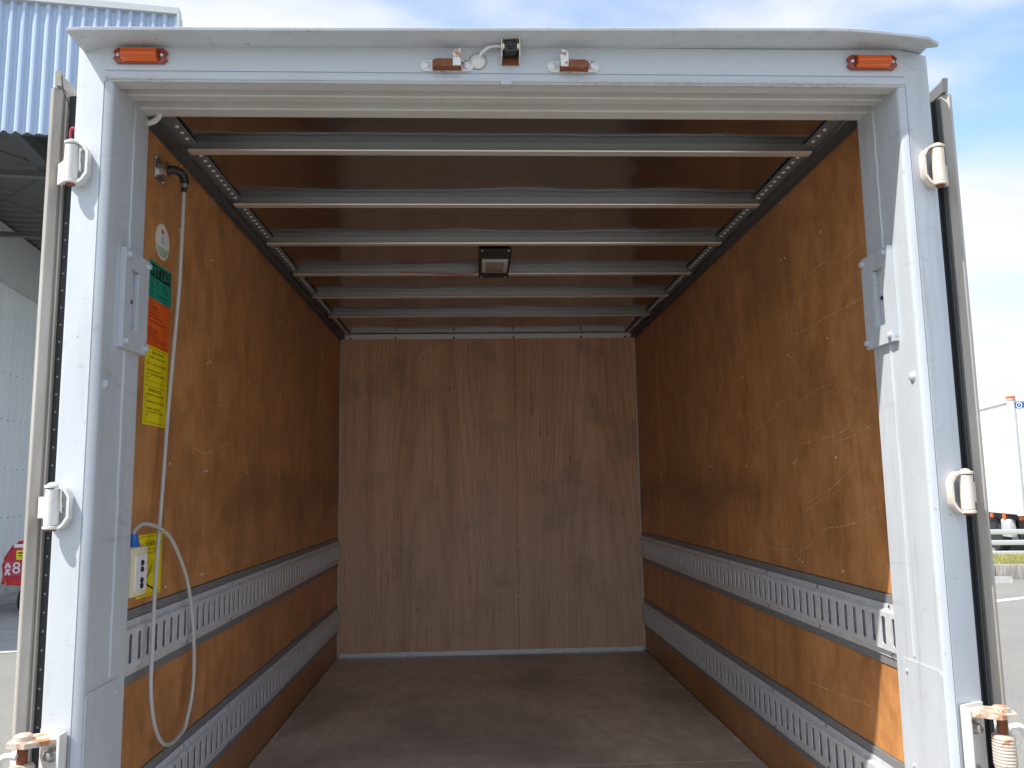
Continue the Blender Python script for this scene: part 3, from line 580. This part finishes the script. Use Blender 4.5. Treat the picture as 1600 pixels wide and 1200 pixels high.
for s in (-1, 1):
    hinge(s, 1.576, 1.664, truck); hinge(s, .884, .968, truck)
    # lower hinge: bolted plate, rusty arm and pin
    h = part('lower_hinge', truck)
    prism_pts = [(.862, -.001), (.915, .022), (.912, .0275), (.860, .004)]
    bm = NB(); prism(bm, [(s*a, b-.006) for a, b in prism_pts], 'z', .22, .512); obj('back_plate', bm, 'hinge_paint', h)
    bm = NB(); box(bm, s*.856, s*.8615, -.032, -.003, .22, .512, .002); obj('side_flange', bm, 'hinge_paint', h)
    bm = NB(); prism(bm, [(s*a, b) for a, b in ((.862, -.006), (.862, -.030), (.905, -.058), (.940, -.052), (.948, -.030), (.935, .004), (.912, .014))], 'z', .496, .505); obj('top_arm', bm, 'rust_orange', h)
    bm = NB(); lathe(bm, (s*.922, -.030, .505), (0, 0, 1), [(0, .0155), (.008, .0155), (.0105, .012), (.011, .004)], 18); obj('pin_head', bm, 'rust_orange', h, ang=30)
    bm = NB(); cyl(bm, (s*.922, -.030, .30), (s*.922, -.030, .495), .0095, 14); obj('pin', bm, 'rust', h)
    bm = NB(); lathe(bm, (s*.922, -.030, .40), (0, 0, 1), [(0, .019), (.004, .020)]+[(.006+.003*i, .020+.0012*(i % 2)) for i in range(18)]+[(.062, .019), (.064, .012)], 20); obj('spring_barrel', bm, 'rust_orange', h, ang=20)
    bm = NB(); tube(bm, [(s*.918, -.058, .484), (s*.936, -.060, .485), (s*.947, -.058, .474), (s*.950, -.057, .45), (s*.951, -.056, .41), (s*.952, -.056, .30)], .0062, 8); obj('retaining_bar', bm, 'hinge_paint', h)
    for z in (.470, .385, .300):
        bm = NB(); lathe(bm, (s*.884, -.002, z), (s*.30, -.95, 0), [(0, .0135), (.003, .0135), (.0032, .0095), (.013, .0088), (.0142, .007)], 14); obj('bolt', bm, 'steel', h)
    bm = NB(); box(bm, s*.944, s*.958, -.004, .034, .22, .476, .003); obj('door_leaf', bm, 'hinge_paint', h)

# --- conduit loop at the top corner, wall socket
cd = part('conduit', truck)
bm = NB(); tube(bm, [(-.832, .150, 1.836), (-.818, .152, 1.840), (-.806, .158, 1.834), (-.801, .165, 1.822), (-.806, .172, 1.806), (-.818, .178, 1.797), (-.834, .182, 1.793)], .0058, 10, 10, ribs=1); obj('corrugated_sleeve', bm, 'cable_white', cd)
bm = NB(); cyl(bm, (-.834, .150, 1.836), (-.824, .151, 1.8385), .0085, 12); obj('gland', bm, 'aluminium_white', cd)
sk = part('wall_socket', truck, (-XW, .395, 1.768))
bm = NB(); box(bm, .0, .003, -.030, .030, -.030, .030, .001, 1); obj('plate', bm, 'steel', sk)
bm = NB(); lathe(bm, (.003, 0, 0), (1, 0, 0), [(0, .019), (.010, .019), (.0105, .0165), (.014, .0165), (.0145, .019), (.022, .019), (.0225, .016)], 20); obj('collar', bm, 'steel', sk)
for y in (-.024, .024):
    for z in (-.024, .024):
        bm = NB(); lathe(bm, (.003, y, z), (1, 0, 0), [(0, .004), (.002, .003)], 8); obj('screw', bm, 'steel', sk)

# --- stickers on the left wall
XS = -XW+.0003
def rect_outline(bm, y0, y1, z0, z1, w, x):
    for q in ((y0, y1, z0, z0+w), (y0, y1, z1-w, z1), (y0, y0+w, z0+w, z1-w), (y1-w, y1, z0+w, z1-w)): quad(bm, [(x, q[0], q[2]), (x, q[1], q[2]), (x, q[1], q[3]), (x, q[0], q[3])])
def glyphs(bm, y0, y1, z, h, x, rnd, gap=.12):
    """a line of small printed characters, drawn as strokes"""
    y = y0
    while y+h*.85 < y1:
        if rnd.random() > gap:
            w = h*.85; t = h*.17
            for k in range(rnd.choice((2, 3, 3))):
                zz = z+h*(.05+.38*k)+rnd.uniform(-.04, .04)*h; a = y+rnd.uniform(0, .25)*w; b = y+w-rnd.uniform(0, .25)*w
                quad(bm, [(x, a, zz), (x, b, zz), (x, b, zz+t), (x, a, zz+t)])
            for k in range(rnd.choice((1, 2))):
                yy = y+w*rnd.uniform(.1, .8); quad(bm, [(x+.00004, yy, z), (x+.00004, yy+t, z), (x+.00004, yy+t, z+h), (x+.00004, yy, z+h)])
        y += h*1.02
def sheet(name, mat, y0, y1, z0, z1, label):
    st_ = part('sticker', truck); tag(st_, label=label)
    bm = NB(); box(bm, -XW-.0002, XS, y0, y1, z0, z1); obj('sheet', bm, mat, st_, ang=0); return st_
XP = XS+.0002
rnd = random.Random(11)
st_ = sheet('', 'sticker_green', .362, .512, 1.432, 1.527, 'green sticker headed PET LIFT')
bm = NB(); box(bm, XS, XP, .374, .501, 1.487, 1.519); obj('title_bar', bm, 'ink_black', st_, ang=0)
M = Matrix(((0, 0, 1, XP+.0002), (1, 0, 0, .4375), (0, 1, 0, 1.5025), (0, 0, 0, 1))) @ Matrix.Diagonal((.98, 1.0, 1, 1))
obj('lettering', text_mesh('PET LIFT', .032, M, 'sticker_green'), None, st_)
bm = NB(); rect_outline(bm, .367, .507, 1.437, 1.522, .0009, XP)
for i, z in enumerate((1.476, 1.468, 1.460)): glyphs(bm, .377, .40, z, .0055, XP, rnd, .3); glyphs(bm, .408, .43, z-.002, .006, XP, rnd, .2); glyphs(bm, .446, .49, z, .0055, XP, rnd, .25)
glyphs(bm, .375, .405, 1.4455, .006, XP, rnd, .05); glyphs(bm, .412, .497, 1.4455, .005, XP, rnd, .15)
obj('print', bm, 'ink_black', st_, ang=0)
st_ = sheet('', 'sticker_orange', .362, .508, 1.3125, 1.4318, 'orange caution sticker with lines of small print')
bm = NB(); rect_outline(bm, .367, .503, 1.317, 1.4275, .0009, XP)
for i, (z, e) in enumerate(((1.418, .40), (1.4095, .43), (1.401, .44), (1.392, .445), (1.3835, .46), (1.372, .49), (1.359, .395), (1.352, .43), (1.345, .43), (1.338, .44), (1.3305, .495), (1.3225, .47))): glyphs(bm, .374, e, z, .0052, XP, rnd, .08)
obj('print', bm, 'ink_darkorange', st_, ang=0)
for z0, z1, tw, lb in ((1.2185, 1.3122, .40, 'upper yellow instruction sticker below the orange one'), (1.1165, 1.2182, .385, 'lower yellow instruction sticker below the orange one')):
    st_ = sheet('', 'sticker_yellow', .360, .507, z0, z1, lb)
    bm = NB(); rect_outline(bm, .366, .501, z0+.006, z1-.005, .0009, XP); glyphs(bm, tw, .48, z1-.0185, .0075, XP, rnd, .05); z = z1-.029
    for e in (.49, .385, .495, .38, .47, .49, .40, .39, .46)[:8]:
        if z > z0+.010: glyphs(bm, .373, e, z, .0048, XP, rnd, .08)
        z -= .0085
    obj('print', bm, 'ink_black', st_, ang=0)
st_ = sheet('', 'sticker_yellow', .367, .517, .7025, .8515, 'yellow warning sticker behind the hanging lift controller')
bm = NB(); rect_outline(bm, .372, .512, .708, .8465, .001, XP); glyphs(bm, .405, .505, .822, .0125, XP, rnd, .0); glyphs(bm, .395, .505, .812, .005, XP, rnd, .1); glyphs(bm, .395, .505, .803, .005, XP, rnd, .1)
def stroke(bm, a, b, w, x=XP):
    a, b = Vector((0, *a)), Vector((0, *b)); d = (b-a).normalized(); n_ = Vector((0, -d.z, d.y))*w; quad(bm, [(x, p.y, p.z) for p in (a-n_, b-n_, b+n_, a+n_)])
for a, b in (((.415, .775), (.450, .795)), ((.415, .775), (.418, .745)), ((.425, .745), (.462, .790)), ((.432, .748), (.455, .775)), ((.44, .755), (.467, .782)), ((.418, .745), (.43, .752)), ((.43, .752), (.442, .776)), ((.45, .755), (.48, .775))): stroke(bm, a, b, .0008)
stroke(bm, (.412, .735), (.468, .717), .0024); stroke(bm, (.412, .735), (.43, .735), .0016)
obj('print', bm, 'ink_black', st_, ang=0)
bm = NB(); bm.faces.new([bm.verts.new(p) for p in ((XP, .384, .820), (XP, .398, .820), (XP, .391, .834))]); obj('warning_triangle', bm, 'ink_red', st_, ang=0)
# oval sticker
st_ = part('sticker', truck); tag(st_, label='cream oval sticker with a red mark, above the green one')
def ell(cy, cz, a, b, n=32): return [(cy+a*math.cos(2*math.pi*i/n), cz+b*math.sin(2*math.pi*i/n)) for i in range(n)]
bm = NB(); prism(bm, ell(.440, 1.5915, .047, .047), 'x', -XW-.0002, XS); obj('sheet', bm, 'sticker_cream', st_, ang=0)
bm = NB(); prism(bm, ell(.440, 1.5925, .034, .035), 'x', XS, XS+.0001); obj('panel', bm, 'ink_white', st_, ang=0)
bm = NB(); prism(bm, [p for p in ell(.440, 1.5915, .040, .040) if p[1] < 1.578], 'x', XS+.0001, XP); obj('green_field', bm, 'ink_mint', st_, ang=0)
bm = NB(); prism(bm, ell(.436, 1.6175, .0085, .006, 12), 'x', XS+.0001, XP); obj('red_mark', bm, 'ink_red', st_, ang=0)
bm = NB()
for y in (.431, .438, .446): stroke(bm, (y, 1.584+rnd.uniform(0, .004)), (y+.001, 1.606), .0008, XP+.0001)
for i in range(9):
    an = R(200+i*17); stroke(bm, (.44+.0415*math.cos(an), 1.5915+.0415*math.sin(an)), (.44+.0375*math.cos(an+.06), 1.5915+.0375*math.sin(an+.06)), .001, XP+.0001)
obj('print', bm, 'ink_green', st_, ang=0)

# --- chassis under the box
ch = part('chassis', truck)
for s in (-1, 1):
    bm = NB(); box(bm, s*.30, s*.38, .1, 3.2, -.30, -.112, .006); obj('frame_rail', bm, 'chassis', ch)
bm = NB(); cyl(bm, (-.72, 1.15, -.58), (.72, 1.15, -.58), .06, 14); obj('axle', bm, 'chassis', ch)
for s in (-1, 1):
    bm = NB(); box(bm, s*.31, s*.36, .55, 1.75, -.50, -.305, .01); obj('leaf_spring', bm, 'chassis', ch)
for s in (-1, 1):
    for xx in (.56, .76):
        w = part('wheel', truck, (s*xx, 1.15, -.58))
        bm = NB(); lathe(bm, (-.09, 0, 0), (1, 0, 0), [(0, .24), (.004, .34), (.02, .365), (.16, .365), (.176, .34), (.18, .24)], 32); obj('tyre', bm, 'tyre', w)
        bm = NB(); lathe(bm, (-.085, 0, 0), (1, 0, 0), [(0, .08), (.02, .235), (.15, .235), (.168, .10)], 24); obj('rim', bm, 'wheel_rim', w)
# spring hangers tie the axle to the frame
for s in (-1, 1):
    bm = NB(); box(bm, s*.315, s*.355, 1.09, 1.21, -.60, -.49, .006); obj('axle_clamp', bm, 'chassis', ch)

# =================================================================== lift controller on its cable
lc = thing('lift_controller', 'cream pendant controller with blue cable gland hanging on a grey cable at the left wall', 'controller', (-.862, .25, F+.725))
def LC(p): return (p[0]+.862, p[1]-.25, p[2]-.725)
bm = NB(); box(bm, -.024, .026, -.045, .040, .0, .107, .004); obj('case', bm, 'cream_plastic', lc)
bm = NB(); box(bm, .0262, .0285, -.030, .032, .012, .090, .001, 1); obj('button_panel', bm, 'aluminium_white', lc)
for z in (.072, .058, .034, .022):
    bm = NB(); lathe(bm, (.0285, .002, z), (1, 0, 0), [(0, .0062), (.003, .006), (.004, .004)], 12); obj('button', bm, 'black_plastic', lc)
bm = NB(); lathe(bm, (.002, .012, .107), (0, 0, 1), [(0, .017), (.006, .0145), (.010, .013), (.0105, .0122), (.014, .0122), (.0145, .013), (.019, .0125), (.0195, .0115), (.027, .011)], 18); obj('cable_gland', bm, 'blue_plastic', lc)
cp_ = [(-.8355, .4255, 1.722), (-.838, .430, 1.60), (-.846, .446, 1.471), (-.858, .458, 1.32), (-.868, .464, 1.16), (-.866, .444, 1.0), (-.864, .426, .873), (-.860, .402, .723), (-.852, .379, .608), (-.848, .370, .494), (-.850, .405, .411), (-.856, .475, .35), (-.862, .551, .325), (-.863, .62, .327), (-.862, .658, .345), (-.860, .697, .434), (-.856, .674, .572), (-.855, .622, .697), (-.853, .558, .769), (-.852, .472, .837), (-.853, .391, .868), (-.857, .315, .880), (-.860, .272, .868), (-.860, .262, .850)]
bm = NB(); tube(bm, [LC(p) for p in cp_], .0046, 10, 8); obj('cable', bm, 'cable_grey', lc)
bm = NB(); tube(bm, [LC(p) for p in ((-.868, .395, 1.768), (-.856, .400, 1.770), (-.845, .410, 1.770), (-.8375, .419, 1.764), (-.8345, .424, 1.752), (-.8345, .4255, 1.742))], .0112, 14, 6); obj('elbow_plug', bm, 'black_plastic', lc)
bm = NB(); cyl(bm, LC((-.8345, .4255, 1.746)), LC((-.835, .4255, 1.731)), .0100, 14); obj('cable_clamp', bm, 'steel', lc)
bm = NB(); cyl(bm, LC((-.835, .4255, 1.733)), LC((-.8356, .4256, 1.720)), .0072, 12); obj('strain_relief', bm, 'black_plastic', lc)

# =================================================================== surroundings, left: warehouse with canopy
A7 = R(8.3)
wh = thing('warehouse', 'warehouse with pale blue corrugated canopy fascia, steel roof deck and white ribbed wall', 'building', (-3.715, 7.92, 0), A7)
FB, FT = 6.14, 7.79
bm = NB(); per, x = .132, 0.0; pts = []
while x > -14:
    pts += [(x, 0), (x-.022, .0), (x-.072, .050), (x-.104, .050)]; x -= per
pts.append((x, 0))
V0 = [bm.verts.new((a, b, FB+.012*math.sin(a*53))) for a, b in pts]; V1 = [bm.verts.new((a, b, FT)) for a, b in pts]
for i in range(len(pts)-1): bm.faces.new((V0[i], V0[i+1], V1[i+1], V1[i]))
bmesh.ops.recalc_face_normals(bm, faces=bm.faces); obj('fascia_cladding', bm, 'cladding_blue', wh, ang=0)
bm = NB(); box(bm, -14, .02, -.03, .14, FT-.01, FT+.07); obj('fascia_cap', bm, 'panel_grey', wh)
bm = NB(); box(bm, .0015, .035, -.035, .13, FB-.02, FT-.012); obj('corner_flashing', bm, 'panel_grey', wh)
bm = NB(); box(bm, -14, .0, .07, .22, FB+.05, FB+.25); obj('edge_beam', bm, 'steel_grey', wh)
# roof deck: deep ribs running across
bm = NB(); y = .2; pz = []
while y < 12.6: pz += [(y, 7.23), (y+.13, 7.23), (y+.17, 7.32), (y+.27, 7.32)]; y += .31
A = [bm.verts.new((-14, a, b)) for a, b in pz]; B = [bm.verts.new((.0, a, b)) for a, b in pz]
for i in range(len(pz)-1): bm.faces.new((A[i], A[i+1], B[i+1], B[i]))
obj('roof_deck', bm, 'deck_grey', wh, ang=0)
bm = NB(); box(bm, -14, .0, .15, 12.7, 7.43, 7.48); obj('roof_top', bm, 'panel_grey', wh)
for xb in (-.15, -2.5, -5.0, -7.6, -10.4):
    bm = NB(); box(bm, xb-.11, xb+.11, .23, 12.6, 6.87, 6.90); box(bm, xb-.012, xb+.012, .23, 12.6, 6.90, 7.19); box(bm, xb-.11, xb+.11, .23, 12.6, 7.19, 7.22); obj('rafter_beam', bm, 'steel_grey', wh)
for yb in (3.2, 6.4, 9.6, 12.5):
    bm = NB(); box(bm, -13.8, -.02, yb-.06, yb+.06, 6.78, 6.86); obj('tie_beam', bm, 'deck_grey', wh)
for (x0, y0), (x1, y1) in (((-2.5, .3), (-5, 3.1)), ((-5, .3), (-2.5, 3.1)), ((-2.5, 3.3), (-5, 6.3)), ((-5, 3.3), (-2.5, 6.3)), ((-5, 3.3), (-7.6, 6.3)), ((-7.6, 3.3), (-5, 6.3))):
    bm = NB(); cyl(bm, (x0, y0, 6.93), (x1, y1, 6.93), .014, 6); obj('brace_rod', bm, 'steel_grey', wh)
# ribbed side wall under the canopy
XWALL = -4.55
bm = NB(); pw = []; y = 2.8
while y < 12.4: pw += [(y, 0), (y+.25, 0), (y+.262, .02), (y+.288, .02)]; y += .30
A = [bm.verts.new((XWALL+b, a, .25)) for a, b in pw]; B = [bm.verts.new((XWALL+b, a, 6.02)) for a, b in pw]
for i in range(len(pw)-1): bm.faces.new((A[i], A[i+1], B[i+1], B[i]))
bmesh.ops.recalc_face_normals(bm, faces=bm.faces); obj('wall_cladding', bm, 'wall_white', wh, ang=0)
bm = NB(); box(bm, XWALL-.3, XWALL-.01, 2.8, 12.5, .0, 6.0); obj('wall_core', bm, 'panel_grey', wh)
bm = NB(); box(bm, XWALL-.008, XWALL+.05, 2.8, 12.5, .0, .25, .01); obj('plinth', bm, 'concrete', wh)
for z in (1.5, 2.45, 3.4, 4.3):
    bm = NB(); y = 2.9
    while y < 12.3: lathe(bm, (XWALL+.02, y+.175, z), (1, 0, 0), [(0, .012), (.012, .008)], 6); y += .30
    tag(obj('cladding_screws', bm, 'steel_grey', wh, ang=0), kind='stuff')
bm = NB(); y = 2.8
while y < 12: box(bm, XWALL-.005, XWALL+.012, y+.005, y+.80, 6.03, 6.12); y += .82
box(bm, XWALL-.25, XWALL-.02, 2.8, 12.4, 6.0, 7.2); obj('wall_head_panels', bm, 'panel_grey', wh, ang=0)
bm = NB(); box(bm, -14, .0, 12.5, 12.62, 0, 7.22); obj('end_wall', bm, 'panel_grey', wh)
for yv in (4.39, 5.49):
    bm = NB(); prism(bm, [(XWALL+.021, 1.22), (XWALL+.021, 1.56), (XWALL+.07, 1.56), (XWALL+.085, 1.48), (XWALL+.05, 1.36), (XWALL+.075, 1.22)], 'y', yv, yv+.17); obj('wall_hook', bm, 'black_plastic', wh)
for xx, yy in ((-.15, .35), (-.15, 6.4), (-.15, 12.3)):
    bm = NB(); box(bm, xx-.1, xx+.1, yy-.1, yy+.1, 0, 6.86); obj('column', bm, 'steel_grey', wh)
# concrete apron and painted edge line
ap = bpy.data.objects.new('x', None)
bm = NB(); ca, sa = math.cos(A7), math.sin(A7)
def WHp(a, b, z): return (-3.715+a*ca-b*sa, 7.92+a*sa+b*ca, z)
quad(bm, [WHp(-14, 1.36, .004), WHp(.6, 1.36, .004), WHp(.6, 12.5, .004), WHp(-14, 12.5, .004)]); tag(obj('apron', bm, 'concrete', ang=0), kind='structure')
bm = NB(); quad(bm, [WHp(-14, 1.30, .008), WHp(.6, 1.30, .008), WHp(.6, 1.44, .008), WHp(-14, 1.44, .008)]); tag(obj('edge_line', bm, 'road_paint', ang=0), kind='structure')
bpy.data.objects.remove(ap)

# red forklift by the wall (only the back of it shows past the door)
fk = thing('work_vehicle', 'rounded red rear end of a work vehicle with white and yellow labels', 'vehicle', (-7.22, 12.25, 0), R(6))
bm = NB(); pl = [(-.56, .52), (-.60, .86), (-.42, 1.16), (-.16, 1.22), (.30, 1.22), (.42, 1.16), (.60, .86), (.56, .52), (.40, .46), (-.40, .46)]; prism(bm, pl, 'y', 0, .55)
bmesh.ops.bevel(bm, geom=bm.edges[:], offset=.055, segments=3, affect='EDGES'); obj('counterweight', bm, 'red_paint', fk)
bm = NB(); box(bm, -.50, .50, .56, 1.95, .42, 1.05, .04); obj('body', bm, 'red_paint', fk)
for x, y, r in ((-.32, .38, .2), (.32, .38, .2), (-.47, 1.6, .27), (.47, 1.6, .27)):
    bm = NB(); lathe(bm, (x-.08, y, r), (1, 0, 0), [(0, r*.6), (.01, r*.94), (.03, r), (.13, r), (.15, r*.94), (.16, r*.6)], 22); obj('tyre', bm, 'tyre', fk)
bm = NB(); box(bm, -.40, -.08, -.006, -.0004, 1.075, 1.13); obj('white_label', bm, 'ink_white', fk, ang=0)
bm = NB(); box(bm, -.36, -.06, -.006, -.0004, .88, 1.03); obj('yellow_label', bm, 'sticker_yellow', fk, ang=0)
bm = NB(); box(bm, -.33, -.10, -.0065, -.0062, .975, 1.0); box(bm, -.33, -.12, -.0065, -.0062, .935, .95); box(bm, -.28, -.14, -.0065, -.0062, .90, .915); obj('label_print', bm, 'ink_black', fk, ang=0)
bm = NB(); box(bm, -.53, -.25, -.005, -.0004, .62, .86); obj('number_panel', bm, 'red_wire', fk, ang=0)
bm = NB(); x = -.0055
def st2(a, b, w=.014):
    a, b = Vector((a[0], 0, a[1])), Vector((b[0], 0, b[1])); d = (b-a).normalized(); n_ = Vector((-d.z, 0, d.x))*w; quad(bm, [(p.x, x, p.z) for p in (a-n_, b-n_, b+n_, a+n_)])
for a, b in (((-.51, .75), (-.48, .83)), ((-.48, .83), (-.44, .75)), ((-.51, .72), (-.44, .72)), ((-.475, .72), (-.51, .64)), ((-.475, .69), (-.44, .64))): st2(a, b)
obj('number_strokes', bm, 'ink_white', fk, ang=0)
M8 = Matrix(((1, 0, 0, -.345), (0, 0, -1, -.0058), (0, 1, 0, .74), (0, 0, 0, 1)))
obj('number_eight', text_mesh('8', .26, M8, 'ink_white'), None, fk)
for x0, x1, z0, z1 in ((-.555, -.50, .50, .60), (-.48, .02, .475, .53)):
    bm = NB(); box(bm, x0, x1, -.012, -.0008, z0, z1, .004); obj('tail_lamp', bm, 'lamp_red', fk)
bm = NB(); box(bm, -.02, .10, .1, .35, .25, .47, .02); obj('drawbar', bm, 'black_plastic', fk)

# =================================================================== surroundings, right
bm = NB(); d = Vector((.92, .39, 0)).normalized(); nn = Vector((-d.y, d.x, 0))*.07; p0 = Vector((8.3, 11.36, .004)); a, b = p0-d*6, p0+d*9
quad(bm, [a-nn, b-nn, b+nn, a+nn]); tag(obj('parking_line', bm, 'road_paint', ang=0), kind='structure')
kd = Vector((1, -.22, 0)).normalized(); kn = Vector((-kd.y, kd.x, 0)); K0 = Vector((10.1, 14.2, 0))
kb = thing('kerb_wall', 'weathered concrete kerb wall edging the grass strip at right', 'kerb', K0, math.atan2(kd.y, kd.x))
for i in range(-3, 6):
    bm = NB(); box(bm, i*1.2+.006, i*1.2+1.194, 0, .18, 0, .27+.006*(i % 2), .012); obj('kerb_block', bm, 'kerb_concrete', kb)
vg = bpy.data.objects.new('tmp', None)
def KP(a, b, z): return K0+kd*a+kn*b+Vector((0, 0, z))
bm = NB(); quad(bm, [KP(-4, .16, .24), KP(8, .16, .24), KP(8, 3.2, .26), KP(-4, 3.2, .26)]); quad(bm, [KP(-4, 3.2, .26), KP(8, 3.2, .26), KP(8, 3.25, 0), KP(-4, 3.25, 0)]); tag(obj('verge', bm, 'soil', ang=0), kind='structure')
bm = NB(); rg = random.Random(5)
for i in range(5200):
    p = KP(rg.uniform(-1.2, 5), rg.uniform(.17, 3.1), .24); h = rg.uniform(.03, .10); an = rg.uniform(0, 6.28); w = Vector((math.cos(an), math.sin(an), 0))*.008; tip = p+Vector((rg.uniform(-.04, .04), rg.uniform(-.04, .04), h))
    bm.faces.new([bm.verts.new(q) for q in (p-w, p+w, tip)])
tag(obj('grass', bm, 'grass_blade', ang=0), label='dry yellow-green grass on the strip behind the kerb', cat='grass', kind='stuff')
bpy.data.objects.remove(vg)
ws = thing('wheel_stop', 'short pale concrete wheel stop on the asphalt before the kerb', 'wheel stop', (9.80, 13.55, 0), R(-14))
bm = NB(); prism(bm, [(0, 0), (.03, .11), (.12, .11), (.15, 0)], 'x', -.42, .18); obj('block', bm, 'concrete', ws)
bm = NB(); prism(bm, [(.010, .001), (.035, .104), (.115, .104), (.14, .001)], 'x', .1805, .186); obj('end_face', bm, 'kerb_concrete', ws)
gf = thing('guard_fence', 'low white three-rail guard fence behind the grass strip', 'fence', KP(0, 2.6, 0), math.atan2(kd.y, kd.x)+R(4))
for z in (.28, .52, .76):
    bm = NB(); box(bm, -3.5, 6.5, -.03, .03, z-.055, z+.055, .015); obj('rail', bm, 'panel_grey', gf)
for x in (-2.4, .0, 2.55, 5.1):
    bm = NB(); box(bm, x-.06, x+.06, .032, .10, 0, .84, .01); obj('post', bm, 'panel_grey', gf)
# the other truck
ot = thing('parked_truck', 'large white box truck with grey corner posts parked beyond the grass strip', 'truck', (13.42, 18.2, 0), R(-15))
ZB, ZT, WD, LN = 1.06, 4.03, 2.35, 6.5
bm = NB(); box(bm, .07, WD-.07, .05, LN, ZB+.14, ZT-.14, .01); obj('box_body', bm, 'van_white', ot)
bm = NB(); box(bm, .03, WD-.03, .02, LN+.02, ZT-.139, ZT-.02, .02); obj('roof_rail', bm, 'aluminium_white', ot)
bm = NB(); box(bm, .03, WD-.03, .02, LN+.02, ZB, ZB+.139, .015); obj('base_rail', bm, 'aluminium_white', ot)
for x in (.055, WD-.055):
    bm = NB(); cyl(bm, (x, .06, ZB-.02), (x, .06, ZT-.11), .085, 18); obj('corner_post', bm, 'aluminium_white', ot)
    bm = NB(); lathe(bm, (x, .06, ZT-.11), (0, 0, 1), [(0, .095), (.03, .105), (.13, .105), (.16, .07)], 16); obj('post_cap', bm, 'cream_paint', ot)
    bm = NB(); lathe(bm, (x, .06, ZT-.055), (0, 0, 1), [(0, .1075), (.05, .1075)], 16); obj('corner_lamp', bm, 'lamp_orange', ot)
for x0, x1 in ((.26, WD/2-.006), (WD/2+.006, WD-.19)):
    bm = NB(); box(bm, x0, x1, .018, .05, ZB+.18, ZT-.34, .01); obj('rear_door', bm, 'van_white', ot)
bm = NB(); box(bm, .14, 1.2, .035, .0495, ZT-.29, ZT-.17); obj('name_board', bm, 'ink_blue', ot, ang=0)
bm = NB(); lathe(bm, (.23, .0345, ZT-.23), (0, -1, 0), [(0, .075), (.003, .075)], 24); obj('round_emblem', bm, 'ink_white', ot)
bm = NB(); pl = ell(0, 0, .052, .052, 20); prism(bm, [(.23+a, ZT-.23+b) for a, b in pl], 'y', .0285, .0312); obj('emblem_ring', bm, 'ink_blue', ot, ang=0)
bm = NB(); prism(bm, [(.23-.012, ZT-.23-.028), (.23+.03, ZT-.23+.02), (.23-.012, ZT-.23+.02)], 'y', .0265, .0283); obj('emblem_mark', bm, 'ink_white', ot, ang=0)
bm = NB(); box(bm, .25, WD-.25, .12, LN-.4, .55, ZB-.01, .01); obj('chassis', bm, 'chassis', ot)
bm = NB(); box(bm, .05, WD-.05, .15, .25, .45, .60, .02); obj('bumper', bm, 'chassis', ot)
for x, mt, z0, z1 in ((.16, 'lamp_yellow', .92, .99), (.02, 'lamp_orange', .93, 1.02), (WD-.3, 'lamp_red', .9, 1.0)):
    bm = NB(); box(bm, x, x+.13, .06, .1185, z0, z1, .008); obj('tail_lamp', bm, mt, ot)
for i, yy in enumerate((1.1, 2.0)):
    bm = NB(); box(bm, .02, .06, yy, yy+.16, .93, 1.04, .008); obj('side_marker', bm, 'lamp_orange', ot)
bm = NB(); tube(bm, [(.20, .10, .95), (.23, .06, .85), (.19, .05, .72), (.13, .07, .62)], .035, 8); obj('air_hose', bm, 'panel_grey', ot)
bm = NB(); box(bm, .04, .22, .9, 1.5, .45, .92, .06); obj('tool_box', bm, 'panel_grey', ot)
for x in (.32, WD-.32):
    for yy in (2.4, 5.4):
        w = part('wheel', ot, (x, yy, .46))
        bm = NB(); lathe(bm, (-.14, 0, 0), (1, 0, 0), [(0, .29), (.006, .43), (.03, .46), (.25, .46), (.274, .43), (.28, .29)], 28); obj('tyre', bm, 'tyre', w)
        bm = NB(); lathe(bm, (-.13, 0, 0), (1, 0, 0), [(0, .1), (.03, .285), (.23, .285), (.26, .12)], 20); obj('rim', bm, 'wheel_rim', w)
bm = NB(); box(bm, .05, WD-.05, LN+.1, LN+1.8, .75, 2.9, .12, 4); obj('cab', bm, 'van_white', ot)
